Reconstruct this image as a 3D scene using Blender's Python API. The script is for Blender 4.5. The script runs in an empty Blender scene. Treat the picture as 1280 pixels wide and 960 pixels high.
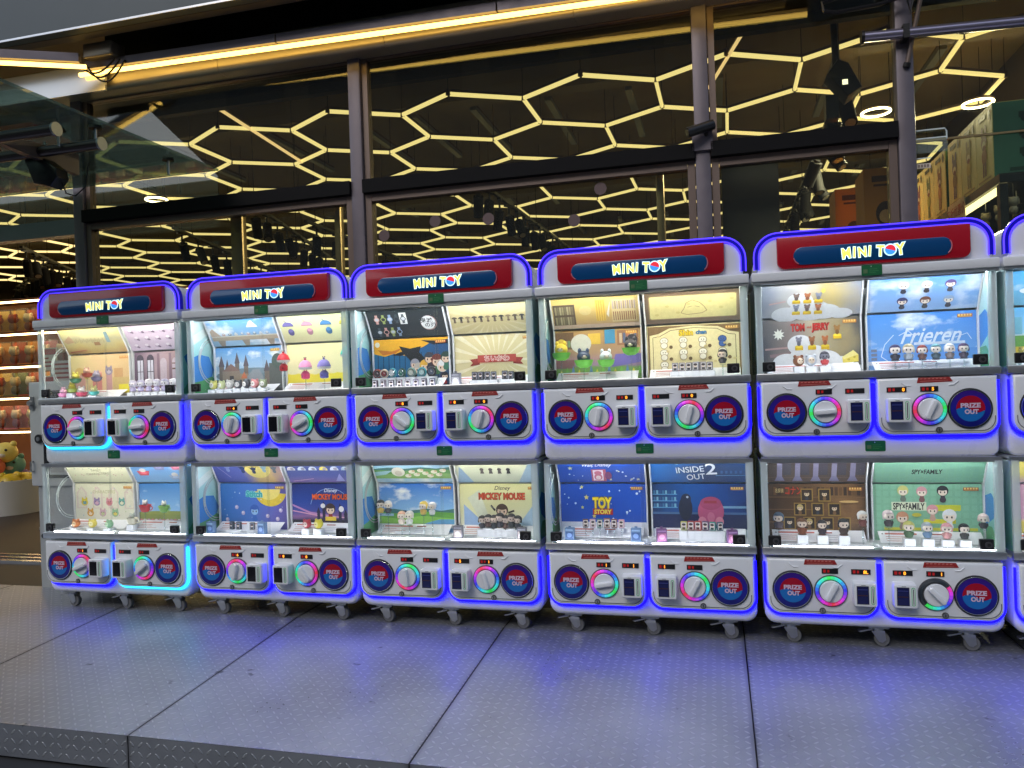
import bpy, bmesh, math, random
from mathutils import Vector, Matrix
random.seed(7)
sc = bpy.context.scene
COL = sc.collection
PI = math.pi

# ------------------------------------------------------------------ camera, sky, sun, exposure
CX, CY, CZ = 3.6225, -3.440, 1.1652
YAW, PITCH, ROLL = 0.2580, -0.0016, -0.0342
F = Vector((-math.sin(YAW)*math.cos(PITCH), math.cos(YAW)*math.cos(PITCH), math.sin(PITCH)))
R0 = Vector((math.cos(YAW), math.sin(YAW), 0)); U0 = R0.cross(F)
CR = R0*math.cos(ROLL) + U0*math.sin(ROLL); CU = -R0*math.sin(ROLL) + U0*math.cos(ROLL)
cam_d = bpy.data.cameras.new('camera'); cam_d.lens = 27.0; cam_d.sensor_width = 36; cam_d.clip_end = 400; cam_d.clip_start = 0.05
cam = bpy.data.objects.new('camera', cam_d); COL.objects.link(cam)
m = Matrix((CR, CU, -F)).transposed().to_4x4(); m.translation = Vector((CX, CY, CZ)); cam.matrix_world = m
sc.camera = cam
def proj(p):
    d = Vector(p) - Vector((CX, CY, CZ)); f = d.dot(F)
    return (640 + 960*d.dot(CR)/f, 480 - 960*d.dot(CU)/f, f)

SUN_EL, SUN_ROT = math.radians(38), math.radians(200)
w = bpy.data.worlds.new('World'); sc.world = w; w.use_nodes = True
nt = w.node_tree; bg = nt.nodes['Background']
sky = nt.nodes.new('ShaderNodeTexSky'); sky.sky_type = 'NISHITA'; sky.sun_disc = False
sky.sun_elevation = SUN_EL; sky.sun_rotation = SUN_ROT; sky.dust_density = 1.5; sky.air_density = 1.2
nt.links.new(sky.outputs[0], bg.inputs[0]); bg.inputs[1].default_value = 0.15
sun_d = bpy.data.lights.new('sun', 'SUN'); sun_d.energy = 0.75; sun_d.angle = math.radians(25); sun_d.color = (1, .97, .93)
sun = bpy.data.objects.new('sun', sun_d); COL.objects.link(sun)
# towards the sun: behind the photographer, a little to the left
sd = Vector((math.sin(SUN_ROT)*math.cos(SUN_EL), math.cos(SUN_ROT)*math.cos(SUN_EL), math.sin(SUN_EL)))
sun.rotation_euler = sd.to_track_quat('Z', 'Y').to_euler(); sun.location = (0, -10, 12)
sc.view_settings.view_transform = 'Standard'; sc.view_settings.look = 'None'
sc.view_settings.exposure = 0.25; sc.view_settings.gamma = 1.0; sc.view_settings.use_curve_mapping = False
sc.render.engine = 'CYCLES'
sc.cycles.max_bounces = 10; sc.cycles.transparent_max_bounces = 32; sc.cycles.diffuse_bounces = 3
sc.cycles.glossy_bounces = 4; sc.cycles.transmission_bounces = 6; sc.cycles.use_denoising = True
sc.cycles.sample_clamp_indirect = 4.0; sc.cycles.caustics_reflective = False; sc.cycles.caustics_refractive = False

# ------------------------------------------------------------------ materials
def lin(c):
    return tuple(((v/255)/12.92 if v/255 <= .04045 else ((v/255+.055)/1.055)**2.4) for v in c)
_M = {}
def mat(key, base=(.5, .5, .5), rough=.5, metal=0., emit=None, es=0., spec=.5, coat=0., noise=0., nscale=20):
    if key in _M: return _M[key]
    M = bpy.data.materials.new(key); M.use_nodes = True
    n = M.node_tree; b = n.nodes['Principled BSDF']
    b.inputs['Base Color'].default_value = (*base, 1); b.inputs['Roughness'].default_value = rough
    b.inputs['Metallic'].default_value = metal; b.inputs['Specular IOR Level'].default_value = spec
    b.inputs['Coat Weight'].default_value = coat; b.inputs['Coat Roughness'].default_value = .08
    if emit: b.inputs['Emission Color'].default_value = (*emit, 1); b.inputs['Emission Strength'].default_value = es
    if noise > 0:
        tc = n.nodes.new('ShaderNodeTexCoord'); nz = n.nodes.new('ShaderNodeTexNoise'); nz.inputs['Scale'].default_value = nscale
        nz.inputs['Detail'].default_value = 5; n.links.new(tc.outputs['Object'], nz.inputs['Vector'])
        mx = n.nodes.new('ShaderNodeMix'); mx.data_type = 'RGBA'; n.links.new(nz.outputs['Fac'], mx.inputs[0])
        mx.inputs[6].default_value = (*[v*(1-noise) for v in base], 1); mx.inputs[7].default_value = (*[min(1, v*(1+noise)) for v in base], 1)
        n.links.new(mx.outputs[2], b.inputs['Base Color'])
        mr = n.nodes.new('ShaderNodeMapRange'); n.links.new(nz.outputs['Fac'], mr.inputs[0])
        mr.inputs[3].default_value = max(.02, rough-.12); mr.inputs[4].default_value = min(1, rough+.15); n.links.new(mr.outputs[0], b.inputs['Roughness'])
    _M[key] = M; return M
def P(r, g, b):                         # a printed or moulded colour, given as it reads in even light
    return mat('print_%d_%d_%d' % (r, g, b), lin((r, g, b)), .42, noise=.13, nscale=70)
def E(key, c, s, rough=.4):
    return mat(key, tuple(min(1, v) for v in c), rough, emit=c, es=s)
def glassy(key, tint=(1, 1, 1), refl=1.0, white=0., wc=(.8, .95, .95), rough=0.0):
    if key in _M: return _M[key]
    M = bpy.data.materials.new(key); M.use_nodes = True; n = M.node_tree; n.nodes.clear()
    out = n.nodes.new('ShaderNodeOutputMaterial'); tr = n.nodes.new('ShaderNodeBsdfTransparent'); tr.inputs[0].default_value = (*tint, 1)
    gl = n.nodes.new('ShaderNodeBsdfGlossy'); gl.inputs['Roughness'].default_value = rough
    fr = n.nodes.new('ShaderNodeFresnel'); fr.inputs[0].default_value = 1.5
    ge = n.nodes.new('ShaderNodeNewGeometry'); mi = n.nodes.new('ShaderNodeMapRange'); n.links.new(ge.outputs['Backfacing'], mi.inputs[0]); mi.inputs[3].default_value = 1.5; mi.inputs[4].default_value = 1/1.5; n.links.new(mi.outputs[0], fr.inputs[0])   # same reflectance from both sides
    mu = n.nodes.new('ShaderNodeMath'); mu.operation = 'MULTIPLY'; mu.inputs[1].default_value = refl; n.links.new(fr.outputs[0], mu.inputs[0])
    m1 = n.nodes.new('ShaderNodeMixShader'); n.links.new(mu.outputs[0], m1.inputs[0]); n.links.new(tr.outputs[0], m1.inputs[1]); n.links.new(gl.outputs[0], m1.inputs[2])
    last = m1
    if white > 0:
        df = n.nodes.new('ShaderNodeBsdfDiffuse'); df.inputs[0].default_value = (*wc, 1)
        m2 = n.nodes.new('ShaderNodeMixShader'); m2.inputs[0].default_value = white
        n.links.new(m1.outputs[0], m2.inputs[1]); n.links.new(df.outputs[0], m2.inputs[2]); last = m2
    n.links.new(last.outputs[0], out.inputs[0]); _M[key] = M; return M
def ramp_mat(key, axis, a, b, stops, nz=0., nsc=8, rough=.42):
    """printed artwork: colours along one axis of the sheet, with soft painted variation"""
    if key in _M: return _M[key]
    M = mat(key, (.5, .5, .5), rough); n = M.node_tree; bs = n.nodes['Principled BSDF']
    tc = n.nodes.new('ShaderNodeTexCoord'); sp = n.nodes.new('ShaderNodeSeparateXYZ'); n.links.new(tc.outputs['Object'], sp.inputs[0])
    mr = n.nodes.new('ShaderNodeMapRange'); n.links.new(sp.outputs[axis], mr.inputs[0]); mr.inputs[1].default_value = a; mr.inputs[2].default_value = b
    src = mr.outputs[0]
    if nz:
        t = n.nodes.new('ShaderNodeTexNoise'); t.inputs['Scale'].default_value = nsc; t.inputs['Detail'].default_value = 4; n.links.new(tc.outputs['Object'], t.inputs['Vector'])
        m2 = n.nodes.new('ShaderNodeMath'); m2.operation = 'MULTIPLY_ADD'; n.links.new(t.outputs['Fac'], m2.inputs[0]); m2.inputs[1].default_value = nz
        m3 = n.nodes.new('ShaderNodeMath'); m3.operation = 'SUBTRACT'; n.links.new(mr.outputs[0], m2.inputs[2]); n.links.new(m2.outputs[0], m3.inputs[0]); m3.inputs[1].default_value = nz*.5
        src = m3.outputs[0]
    cr = n.nodes.new('ShaderNodeValToRGB'); el = cr.color_ramp.elements
    while len(el) > 1: el.remove(el[-1])
    for i, (p, c) in enumerate(stops):
        e = el[0] if i == 0 else el.new(p)
        e.position = p; e.color = (*lin(c), 1)
    n.links.new(src, cr.inputs[0]); n.links.new(cr.outputs[0], bs.inputs['Base Color']); return M
def cloud_mat(key, z0, z1, low, high, cloud=(245, 248, 250), sc_=9, th=.52, off=0.):
    """printed sky with painted clouds"""
    if key in _M: return _M[key]
    M = ramp_mat(key, 2, z0, z1, [(0, low), (1, high)]); n = M.node_tree; bs = n.nodes['Principled BSDF']
    cr = [x for x in n.nodes if x.type == 'VALTORGB'][0]
    tc = n.nodes.new('ShaderNodeTexCoord'); mp = n.nodes.new('ShaderNodeMapping'); n.links.new(tc.outputs['Object'], mp.inputs[0])
    mp.inputs['Scale'].default_value = (1, 0, 1.7); mp.inputs['Location'].default_value = (off, 0, off*.7)
    t = n.nodes.new('ShaderNodeTexNoise'); t.inputs['Scale'].default_value = sc_; t.inputs['Detail'].default_value = 6; n.links.new(mp.outputs[0], t.inputs['Vector'])
    mr = n.nodes.new('ShaderNodeMapRange'); n.links.new(t.outputs['Fac'], mr.inputs[0]); mr.inputs[1].default_value = th; mr.inputs[2].default_value = th+.14
    mx = n.nodes.new('ShaderNodeMix'); mx.data_type = 'RGBA'; n.links.new(mr.outputs[0], mx.inputs[0]); n.links.new(cr.outputs[0], mx.inputs[6]); mx.inputs[7].default_value = (*lin(cloud), 1)
    n.links.new(mx.outputs[2], bs.inputs['Base Color']); return M

WHITE = mat('white_enamel', (.79, .805, .83), .28, coat=.3, noise=.03, nscale=6)
WHITE2 = mat('white_plastic', (.80, .815, .84), .35)
ALU = mat('brushed_aluminium', (.62, .63, .65), .32, .9, noise=.08, nscale=40)
CHROME = mat('chrome', (.7, .7, .72), .15, 1.)
STEEL = mat('zinc_steel', (.36, .37, .38), .38, .9, noise=.15, nscale=60)
BLACK = mat('black_plastic', (.012, .012, .014), .35)
BLACKM = mat('black_metal', (.014, .013, .014), .45, .3)
DARKGREY = mat('dark_grey', (.06, .06, .065), .5)
RED = mat('red_lacquer', (.42, .006, .018), .25, coat=.4)
NAVY = mat('navy_panel', (.004, .062, .20), .2, coat=.4)
GREEN = mat('green_sticker', (.008, .13, .045), .4)
CLEAR = glassy('clear_glass', (.985, .992, .99), .8, .022, (.85,.92,.95))  # white share paints a pale veil over the backdrops
ACRYL = glassy('acrylic_edge', (.88, .96, .96), 1.6, .50, (.88,.96,.97))
ACRYL2 = glassy('acrylic_clear', (.93, .97, .97), 1.2, .06)
BLUE_LED = E('blue_led', (.003, .001, 1.), 5.5, .7)
CYAN_LED = E('cyan_led', (.02, .55, 1.), 3.0)
HEAD_LED = E('header_led', (.004, .001, .35), .28, .35)
HEAD_LED2 = E('header_led_core', (.06, .03, 1.), 2.0, .7)
CASE_LED = E('case_led', (.93, .97, 1.), 74.)
CASE_LEDW = E('case_led_warm', (1., .96, .82), 74.)
CASE_LED2 = E('case_led_floor', (.84, .89, 1.), 18.)
LETTER_Y = E('sign_yellow', (1., .82, .12), .95)
LETTER_W = E('sign_outline', (.55, .85, 1.), .9)
LETTER_R = E('sign_red', (.8, .03, .05), .6)
LETTER_B = E('sign_blue', (.05, .3, .9), .7)
LETTER_WW = E('sign_white', (.95, .97, 1.), .95)

# ------------------------------------------------------------------ mesh builder
class MB:
    def __init__(s): s.v = []; s.f = []; s.fm = []; s.mats = []
    def mi(s, m):
        if m not in s.mats: s.mats.append(m)
        return s.mats.index(m)
    def add(s, vs, fs, m):
        o = len(s.v); k = s.mi(m); s.v += [tuple(x) for x in vs]
        for f in fs: s.f.append([i+o for i in f]); s.fm.append(k)
    def box(s, x0, x1, y0, y1, z0, z1, m):
        s.add([(x0,y0,z0),(x1,y0,z0),(x1,y1,z0),(x0,y1,z0),(x0,y0,z1),(x1,y0,z1),(x1,y1,z1),(x0,y1,z1)],
              [(3,2,1,0),(4,5,6,7),(0,1,5,4),(1,2,6,5),(2,3,7,6),(3,0,4,7)], m)
    def rings(s, rs, m, closed=True, cap0=True, cap1=True):
        n = len(rs[0]); vs = [p for r in rs for p in r]; fs = []
        for a in range(len(rs)-1):
            for i in range(n if closed else n-1):
                j = (i+1) % n; fs.append((a*n+i, a*n+j, (a+1)*n+j, (a+1)*n+i))
        if cap0: fs.append(tuple(range(n))[::-1])
        if cap1: fs.append(tuple((len(rs)-1)*n+i for i in range(n)))
        s.add(vs, fs, m)
    def prism(s, poly, y0, y1, m, b=0., steps=2):
        """polygon in x,z (counter-clockwise seen from -y), front at y0 with a rounded front edge b, back at y1"""
        def off(d):
            n = len(poly); out = []
            for i in range(n):
                p0, p, p1 = poly[i-1], poly[i], poly[(i+1) % n]
                e0 = Vector((p[0]-p0[0], p[1]-p0[1])); e1 = Vector((p1[0]-p[0], p1[1]-p[1]))
                n0 = Vector((-e0.y, e0.x)).normalized(); n1 = Vector((-e1.y, e1.x)).normalized()
                t = n0+n1; t = t/max(.2, t.dot(n0)) if t.length > 1e-9 else n0
                out.append((p[0]+t.x*d, p[1]+t.y*d))
            return out
        rs = [[(x, y1, z) for x, z in poly]]
        if b > 0:
            for k in range(steps+1):
                a = k/steps*PI/2
                rs.append([(x, y0+b-b*math.sin(a), z) for x, z in off(b*(1-math.cos(a)))])
        else: rs.append([(x, y0, z) for x, z in poly])
        s.rings(rs, m)
    def prismx(s, poly, x0, x1, m):          # polygon in y,z
        s.rings([[(x0, y, z) for y, z in poly], [(x1, y, z) for y, z in poly]], m)
    def prismz(s, poly, z0, z1, m):
        s.rings([[(x, y, z0) for x, y in poly], [(x, y, z1) for x, y in poly]], m)
    def cyl(s, p0, p1, r0, m, r1=None, n=16, cap=True):
        p0 = Vector(p0); p1 = Vector(p1); d = (p1-p0).normalized(); r1 = r0 if r1 is None else r1
        a = d.cross(Vector((0,0,1)) if abs(d.z) < .9 else Vector((1,0,0))).normalized(); b = d.cross(a)
        rr = [[tuple(p+(a*math.cos(2*PI*i/n)+b*math.sin(2*PI*i/n))*r) for i in range(n)] for p, r in ((p0,r0),(p1,r1))]
        s.rings(rr, m, True, cap, cap)
    def tube(s, pts, r, m, n=8, cap=True, sq=None):
        pts = [Vector(p) for p in pts]; rs = []; up = None
        for i, p in enumerate(pts):
            d = (pts[min(i+1, len(pts)-1)]-pts[max(i-1, 0)]).normalized()
            if up is None: up = d.cross(Vector((0,1,0)) if abs(d.y) < .9 else Vector((1,0,0))).normalized()
            else: up = (up-d*up.dot(d)).normalized()
            b = d.cross(up); rs.append([tuple(p+(up*math.cos(2*PI*(k+.5)/n)+b*math.sin(2*PI*(k+.5)/n)*(sq or 1))*r) for k in range(n)])
        s.rings(rs, m, True, cap, cap)
    def lathe(s, prof, c, m, n=20, axis='z'):
        rs = []
        for r, h in prof:
            r = max(r, 1e-5); ring = []
            for i in range(n):
                a = 2*PI*i/n; x, y = r*math.cos(a), r*math.sin(a)
                ring.append((c[0]+x, c[1]+y, c[2]+h) if axis == 'z' else (c[0]+x, c[1]-h, c[2]+y))
            rs.append(ring)
        s.rings(rs, m, True, True, True)
    def ball(s, c, r, m, sx=1, sy=1, sz=1, n=14, k=8):
        s.lathe([(math.sin(PI*i/k), -math.cos(PI*i/k)) for i in range(k+1)], (0,0,0), m, n)
        cnt = n*(k+1)
        for i in range(len(s.v)-cnt, len(s.v)):
            x, y, z = s.v[i]; s.v[i] = (c[0]+x*r*sx, c[1]+y*r*sy, c[2]+z*r*sz)
    def torus(s, c, R, r, m, axis='y', n=32, k=8, a0=0, a1=2*PI, mats=None):
        full = abs(a1-a0-2*PI) < 1e-6
        for j in range(n):
            t0 = a0+(a1-a0)*j/n; t1 = a0+(a1-a0)*(j+1)/n; rs = []
            for t in (t0, t1):
                ring = []
                for i in range(k):
                    q = 2*PI*i/k; rad = R+r*math.cos(q); h = r*math.sin(q)
                    u, v = rad*math.cos(t), rad*math.sin(t)
                    ring.append({'y': (c[0]+u, c[1]+h, c[2]+v), 'x': (c[0]+h, c[1]+u, c[2]+v), 'z': (c[0]+u, c[1]+v, c[2]+h)}[axis])
                rs.append(ring)
            s.rings(rs, mats[j % len(mats)] if mats else m, True, (not full) and j == 0, (not full) and j == n-1)
    def xf(s, i0, M):
        for i in range(i0, len(s.v)): s.v[i] = tuple(M @ Vector(s.v[i]))
    def text(s, body, O, U, V, h, m, bold=.0, shear=0., rot=0., align='CENTER', fit=0., space=1.):
        vs, fs, wdt = glyphs(body, bold, shear, space); U = Vector(U); V = Vector(V); O = Vector(O)
        sx_ = fit/(wdt*h/.72) if fit else 1.
        ox = -wdt/2 if align == 'CENTER' else 0
        c, sn = math.cos(rot), math.sin(rot); out = []
        for x, y in vs:
            x = (x+ox)*h/.72*sx_; y = (y-.36)*h/.72
            out.append(tuple(O+U*(x*c-y*sn)+V*(x*sn+y*c)))
        s.add(out, fs, m)
    def build(s, name, parent=None, smooth=30, key=None):
        me = bpy.data.meshes.new(name); me.from_pydata(s.v, [], s.f)
        for mm in s.mats: me.materials.append(mm)
        me.polygons.foreach_set('material_index', s.fm)
        if smooth:
            me.polygons.foreach_set('use_smooth', [True]*len(s.f))
            me.update(); me.set_sharp_from_angle(angle=math.radians(smooth))
        me.update(); return link(name, me, parent)
def link(name, me, parent=None):
    o = bpy.data.objects.new(name, me); COL.objects.link(o)
    if parent: o.parent = parent
    return o
_G = {}
def glyphs(body, bold, shear, space):
    k = (body, bold, shear, space)
    if k not in _G:
        c = bpy.data.curves.new('lettering_source', 'FONT'); c.body = body; c.size = 1; c.offset = bold; c.shear = shear; c.space_character = space; c.resolution_u = 3
        o = bpy.data.objects.new('lettering_source', c); me = bpy.data.meshes.new_from_object(o)
        vs = [(v.co.x, v.co.y) for v in me.vertices]; fs = [tuple(p.vertices) for p in me.polygons]
        x0 = min(v[0] for v in vs); x1 = max(v[0] for v in vs)
        _G[k] = ([(x-x0, y) for x, y in vs], fs, x1-x0)
        bpy.data.objects.remove(o); bpy.data.curves.remove(c); bpy.data.meshes.remove(me)
    return _G[k]
def tag(o, label=None, cat=None, group=None, kind=None):
    for k, v in (('label', label), ('category', cat), ('group', group), ('kind', kind)):
        if v: o[k] = v
    return o
def empty(name, loc, label, cat, group=None, rz=0):
    o = bpy.data.objects.new(name, None); o.location = loc; o.rotation_euler.z = rz; o.empty_display_size = .1; COL.objects.link(o)
    return tag(o, label, cat, group)
def rrect(x0, x1, z0, z1, r, corners='bl br tr tl', n=6):
    """rounded rectangle, counter-clockwise"""
    out = []
    for name, cx, cz, a in (('bl', x0, z0, PI), ('br', x1, z0, 1.5*PI), ('tr', x1, z1, 0), ('tl', x0, z1, .5*PI)):
        if name in corners:
            sx = 1 if cx == x0 else -1; sz = 1 if cz == z0 else -1
            for i in range(n+1):
                t = a+i/n*PI/2; out.append((cx+sx*r+r*math.cos(t), cz+sz*r+r*math.sin(t)))
        else: out.append((cx, cz))
    return out

# ------------------------------------------------------------------ setting: ground, ramp, store shell
def noise_floor(key, base, rough, metal=0.):
    return mat(key, base, rough, metal, noise=.25, nscale=3)
def diamond_plate():
    M = mat('diamond_plate', (.22, .225, .235), .4, .6); n = M.node_tree; L = n.links; bs = n.nodes['Principled BSDF']
    def N(t, **k):
        x = n.nodes.new(t)
        for a, b in k.items(): setattr(x, a, b)
        return x
    def math_(op, a, b=None, c=None):
        x = N('ShaderNodeMath', operation=op)
        for i, q in enumerate((a, b, c)):
            if q is None: continue
            if isinstance(q, (int, float)): x.inputs[i].default_value = q
            else: L.new(q, x.inputs[i])
        return x.outputs[0]
    tc = N('ShaderNodeTexCoord'); sp = N('ShaderNodeSeparateXYZ'); L.new(tc.outputs['Object'], sp.inputs[0])
    ux = math_('MULTIPLY', sp.outputs[0], 1/.036)
    uy = math_('MULTIPLY', math_('ADD', sp.outputs[1], sp.outputs[2]), 1/.036)
    ix = math_('FLOOR', ux); iy = math_('FLOOR', uy)
    fx = math_('SUBTRACT', math_('FRACT', ux), .5); fy = math_('SUBTRACT', math_('FRACT', uy), .5)
    par = math_('MULTIPLY_ADD', math_('FLOORED_MODULO', math_('ADD', ix, iy), 2), 2, -1)
    fy2 = math_('MULTIPLY', fy, par)
    a = math_('ADD', fx, fy2); b = math_('SUBTRACT', fx, fy2)
    d = math_('ADD', math_('POWER', math_('DIVIDE', a, .56), 2), math_('POWER', math_('ABSOLUTE', math_('DIVIDE', b, .17)), 2))
    mr = N('ShaderNodeMapRange', interpolation_type='SMOOTHSTEP'); L.new(d, mr.inputs[0]); mr.inputs[1].default_value = 1.0; mr.inputs[2].default_value = .45
    h = mr.outputs[0]
    nz = N('ShaderNodeTexNoise'); nz.inputs['Scale'].default_value = 1.6; nz.inputs['Detail'].default_value = 8; nz.inputs['Roughness'].default_value = .65; L.new(tc.outputs['Object'], nz.inputs['Vector'])
    n2 = N('ShaderNodeTexNoise'); n2.inputs['Scale'].default_value = 60; n2.inputs['Detail'].default_value = 4; L.new(tc.outputs['Object'], n2.inputs['Vector'])
    cr = N('ShaderNodeValToRGB'); L.new(nz.outputs['Fac'], cr.inputs[0])
    cr.color_ramp.elements[0].position = .3; cr.color_ramp.elements[0].color = (.26, .275, .305, 1); cr.color_ramp.elements[1].position = .72; cr.color_ramp.elements[1].color = (.43, .45, .49, 1)
    mx = N('ShaderNodeMix', data_type='RGBA'); L.new(math_('MULTIPLY', h, .6), mx.inputs[0]); L.new(cr.outputs[0], mx.inputs[6]); mx.inputs[7].default_value = (.6, .61, .63, 1)
    n3 = N('ShaderNodeTexNoise'); n3.inputs['Scale'].default_value = 13; n3.inputs['Detail'].default_value = 3; L.new(tc.outputs['Object'], n3.inputs['Vector'])
    sp1 = N('ShaderNodeMapRange'); L.new(n3.outputs['Fac'], sp1.inputs[0]); sp1.inputs[1].default_value = .70; sp1.inputs[2].default_value = .76
    mpp = N('ShaderNodeMapping'); mpp.inputs['Rotation'].default_value = (0,0,.5); mpp.inputs['Scale'].default_value = (1.2,26,1); L.new(tc.outputs['Object'], mpp.inputs[0])
    n4 = N('ShaderNodeTexNoise'); n4.inputs['Scale'].default_value = 2.2; n4.inputs['Detail'].default_value = 5; L.new(mpp.outputs[0], n4.inputs['Vector'])
    sc1 = N('ShaderNodeMapRange'); L.new(n4.outputs['Fac'], sc1.inputs[0]); sc1.inputs[1].default_value = .62; sc1.inputs[2].default_value = .72
    m2_ = N('ShaderNodeMix', data_type='RGBA'); L.new(math_('MULTIPLY', sp1.outputs[0], .75), m2_.inputs[0]); L.new(mx.outputs[2], m2_.inputs[6]); m2_.inputs[7].default_value = (.05,.05,.052,1)
    m3_ = N('ShaderNodeMix', data_type='RGBA'); L.new(math_('MULTIPLY', sc1.outputs[0], .22), m3_.inputs[0]); L.new(m2_.outputs[2], m3_.inputs[6]); m3_.inputs[7].default_value = (.55,.56,.58,1)
    # dirt gathered along the plate joints
    sm = math_('ABSOLUTE', math_('SUBTRACT', math_('FRACT', math_('ADD', math_('DIVIDE', math_('SUBTRACT', sp.outputs[0], 1.513), 1.1), .5)), .5))
    dj = N('ShaderNodeMapRange', interpolation_type='SMOOTHSTEP'); L.new(math_('ADD', sm, math_('MULTIPLY', nz.outputs['Fac'], .02)), dj.inputs[0]); dj.inputs[1].default_value = .030; dj.inputs[2].default_value = .008
    m4_ = N('ShaderNodeMix', data_type='RGBA'); L.new(math_('MULTIPLY', dj.outputs[0], .5), m4_.inputs[0]); L.new(m3_.outputs[2], m4_.inputs[6]); m4_.inputs[7].default_value = (.09,.088,.085,1)
    L.new(m4_.outputs[2], bs.inputs['Base Color'])
    ro = math_('MULTIPLY_ADD', nz.outputs['Fac'], .40, .15); ro = math_('ADD', ro, math_('MULTIPLY', n2.outputs['Fac'], .1)); L.new(math_('SUBTRACT', ro, math_('MULTIPLY', h, .08)), bs.inputs['Roughness'])
    bp = N('ShaderNodeBump'); bp.inputs['Strength'].default_value = .8; bp.inputs['Distance'].default_value = .003; L.new(math_('ADD', h, math_('MULTIPLY', n2.outputs['Fac'], .08)), bp.inputs['Height']); L.new(bp.outputs[0], bs.inputs['Normal'])
    return M
PLATE = diamond_plate()
SLOPE = .061
def rz(y): return SLOPE*(y-.08) if y < .08 else 0.
def setting():
    b = MB(); g = noise_floor('street_pavers', (.035, .035, .037), .8)
    b.add([(-120,-140,-.21),(140,-140,-.21),(140,60,-.21),(-120,60,-.21)], [(0,1,2,3)], g)
    tag(b.build('street', smooth=0), kind='structure')
    b = MB(); seams = [1.513+1.1*q for q in range(-4,7)]
    y0, y1 = -1.1, .42; nose = mat('worn_edge_steel', (.45,.45,.46), .35, .9)
    for a, c in zip(seams[:-1], seams[1:]):
        a += .0025; c -= .0025; t = .012
        z0, zm = rz(y0), 0.
        b.add([(a,y0,z0),(c,y0,z0),(c,.08,zm),(a,.08,zm),(c,y1,zm),(a,y1,zm)], [(0,1,2,3),(3,2,4,5)], PLATE)
        b.add([(a,y0,z0),(a,.08,zm),(a,.08,-t),(a,y0,z0-t)], [(0,1,2,3)], BLACKM)
        b.add([(c,y0,z0),(c,y0,z0-t),(c,.08,-t),(c,.08,zm)], [(0,1,2,3)], BLACKM)
        b.add([(a,y0-.004,z0+.0005),(c,y0-.004,z0+.0005),(c,y0,z0),(a,y0,z0)], [(0,1,2,3)], nose)
        b.add([(a,y0-.004,z0-.125),(c,y0-.004,z0-.125),(c,y0-.004,z0+.0005),(a,y0-.004,z0+.0005)], [(0,1,2,3)], PLATE)
    b.box(-2.88, 8.1, y0+.01, y1, -.2, -.1, BLACKM)
    tag(b.build('ramp_floor', smooth=0), kind='structure')
    b = MB(); wood = ramp_mat('brown_floor', 0, -8, 6, [(0,(52,40,33)),(.5,(44,35,30)),(1,(50,40,33))], .8, 5, .55)
    b.box(-11, 8, 1.205, 16, -.2, 0, wood); tag(b.build('floor', smooth=0), kind='structure')
    b = MB(); b.box(-11, 8, .424, 1.2, -.2, 0, mat('shade_strip', (.022,.02,.019), .55)); tag(b.build('dark_floor_strip', smooth=0), kind='structure')  # floor strip darkened to stand for the shade behind the machines
    cm = mat('dark_ceiling', (.30, .235, .15), .7, noise=.3, nscale=2)
    b = MB(); b.box(-11, 8, 1.3, 16, 3.95, 4.1, cm); tag(b.build('ceiling', smooth=0), kind='structure')
    wm = mat('store_wall', (.12, .09, .065), .6)
    for nm, a in (('wall_back', (-11,8,15.9,16,0,3.95)), ('wall_left', (-11,-10.9,1.2,15.9,0,3.95)), ('wall_right', (6.3,6.4,1.2,15.9,0,3.95))):
        b = MB(); b.box(*a, wm); tag(b.build(nm, smooth=0), kind='structure')
    b = MB(); b.box(-.6, 6.3, 1.25, 1.31, 3.16, 3.95, mat('bulkhead', (.018,.02,.016), .6)); tag(b.build('bulkhead_beam', smooth=0), kind='structure')
    b = MB(); b.box(3.70, 4.02, 1.28, 1.36, 0, 2.41, mat('partition_panel', (.085,.068,.055), .4, noise=.1)); tag(b.build('partition_wall', smooth=0), kind='structure')
setting()

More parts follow.
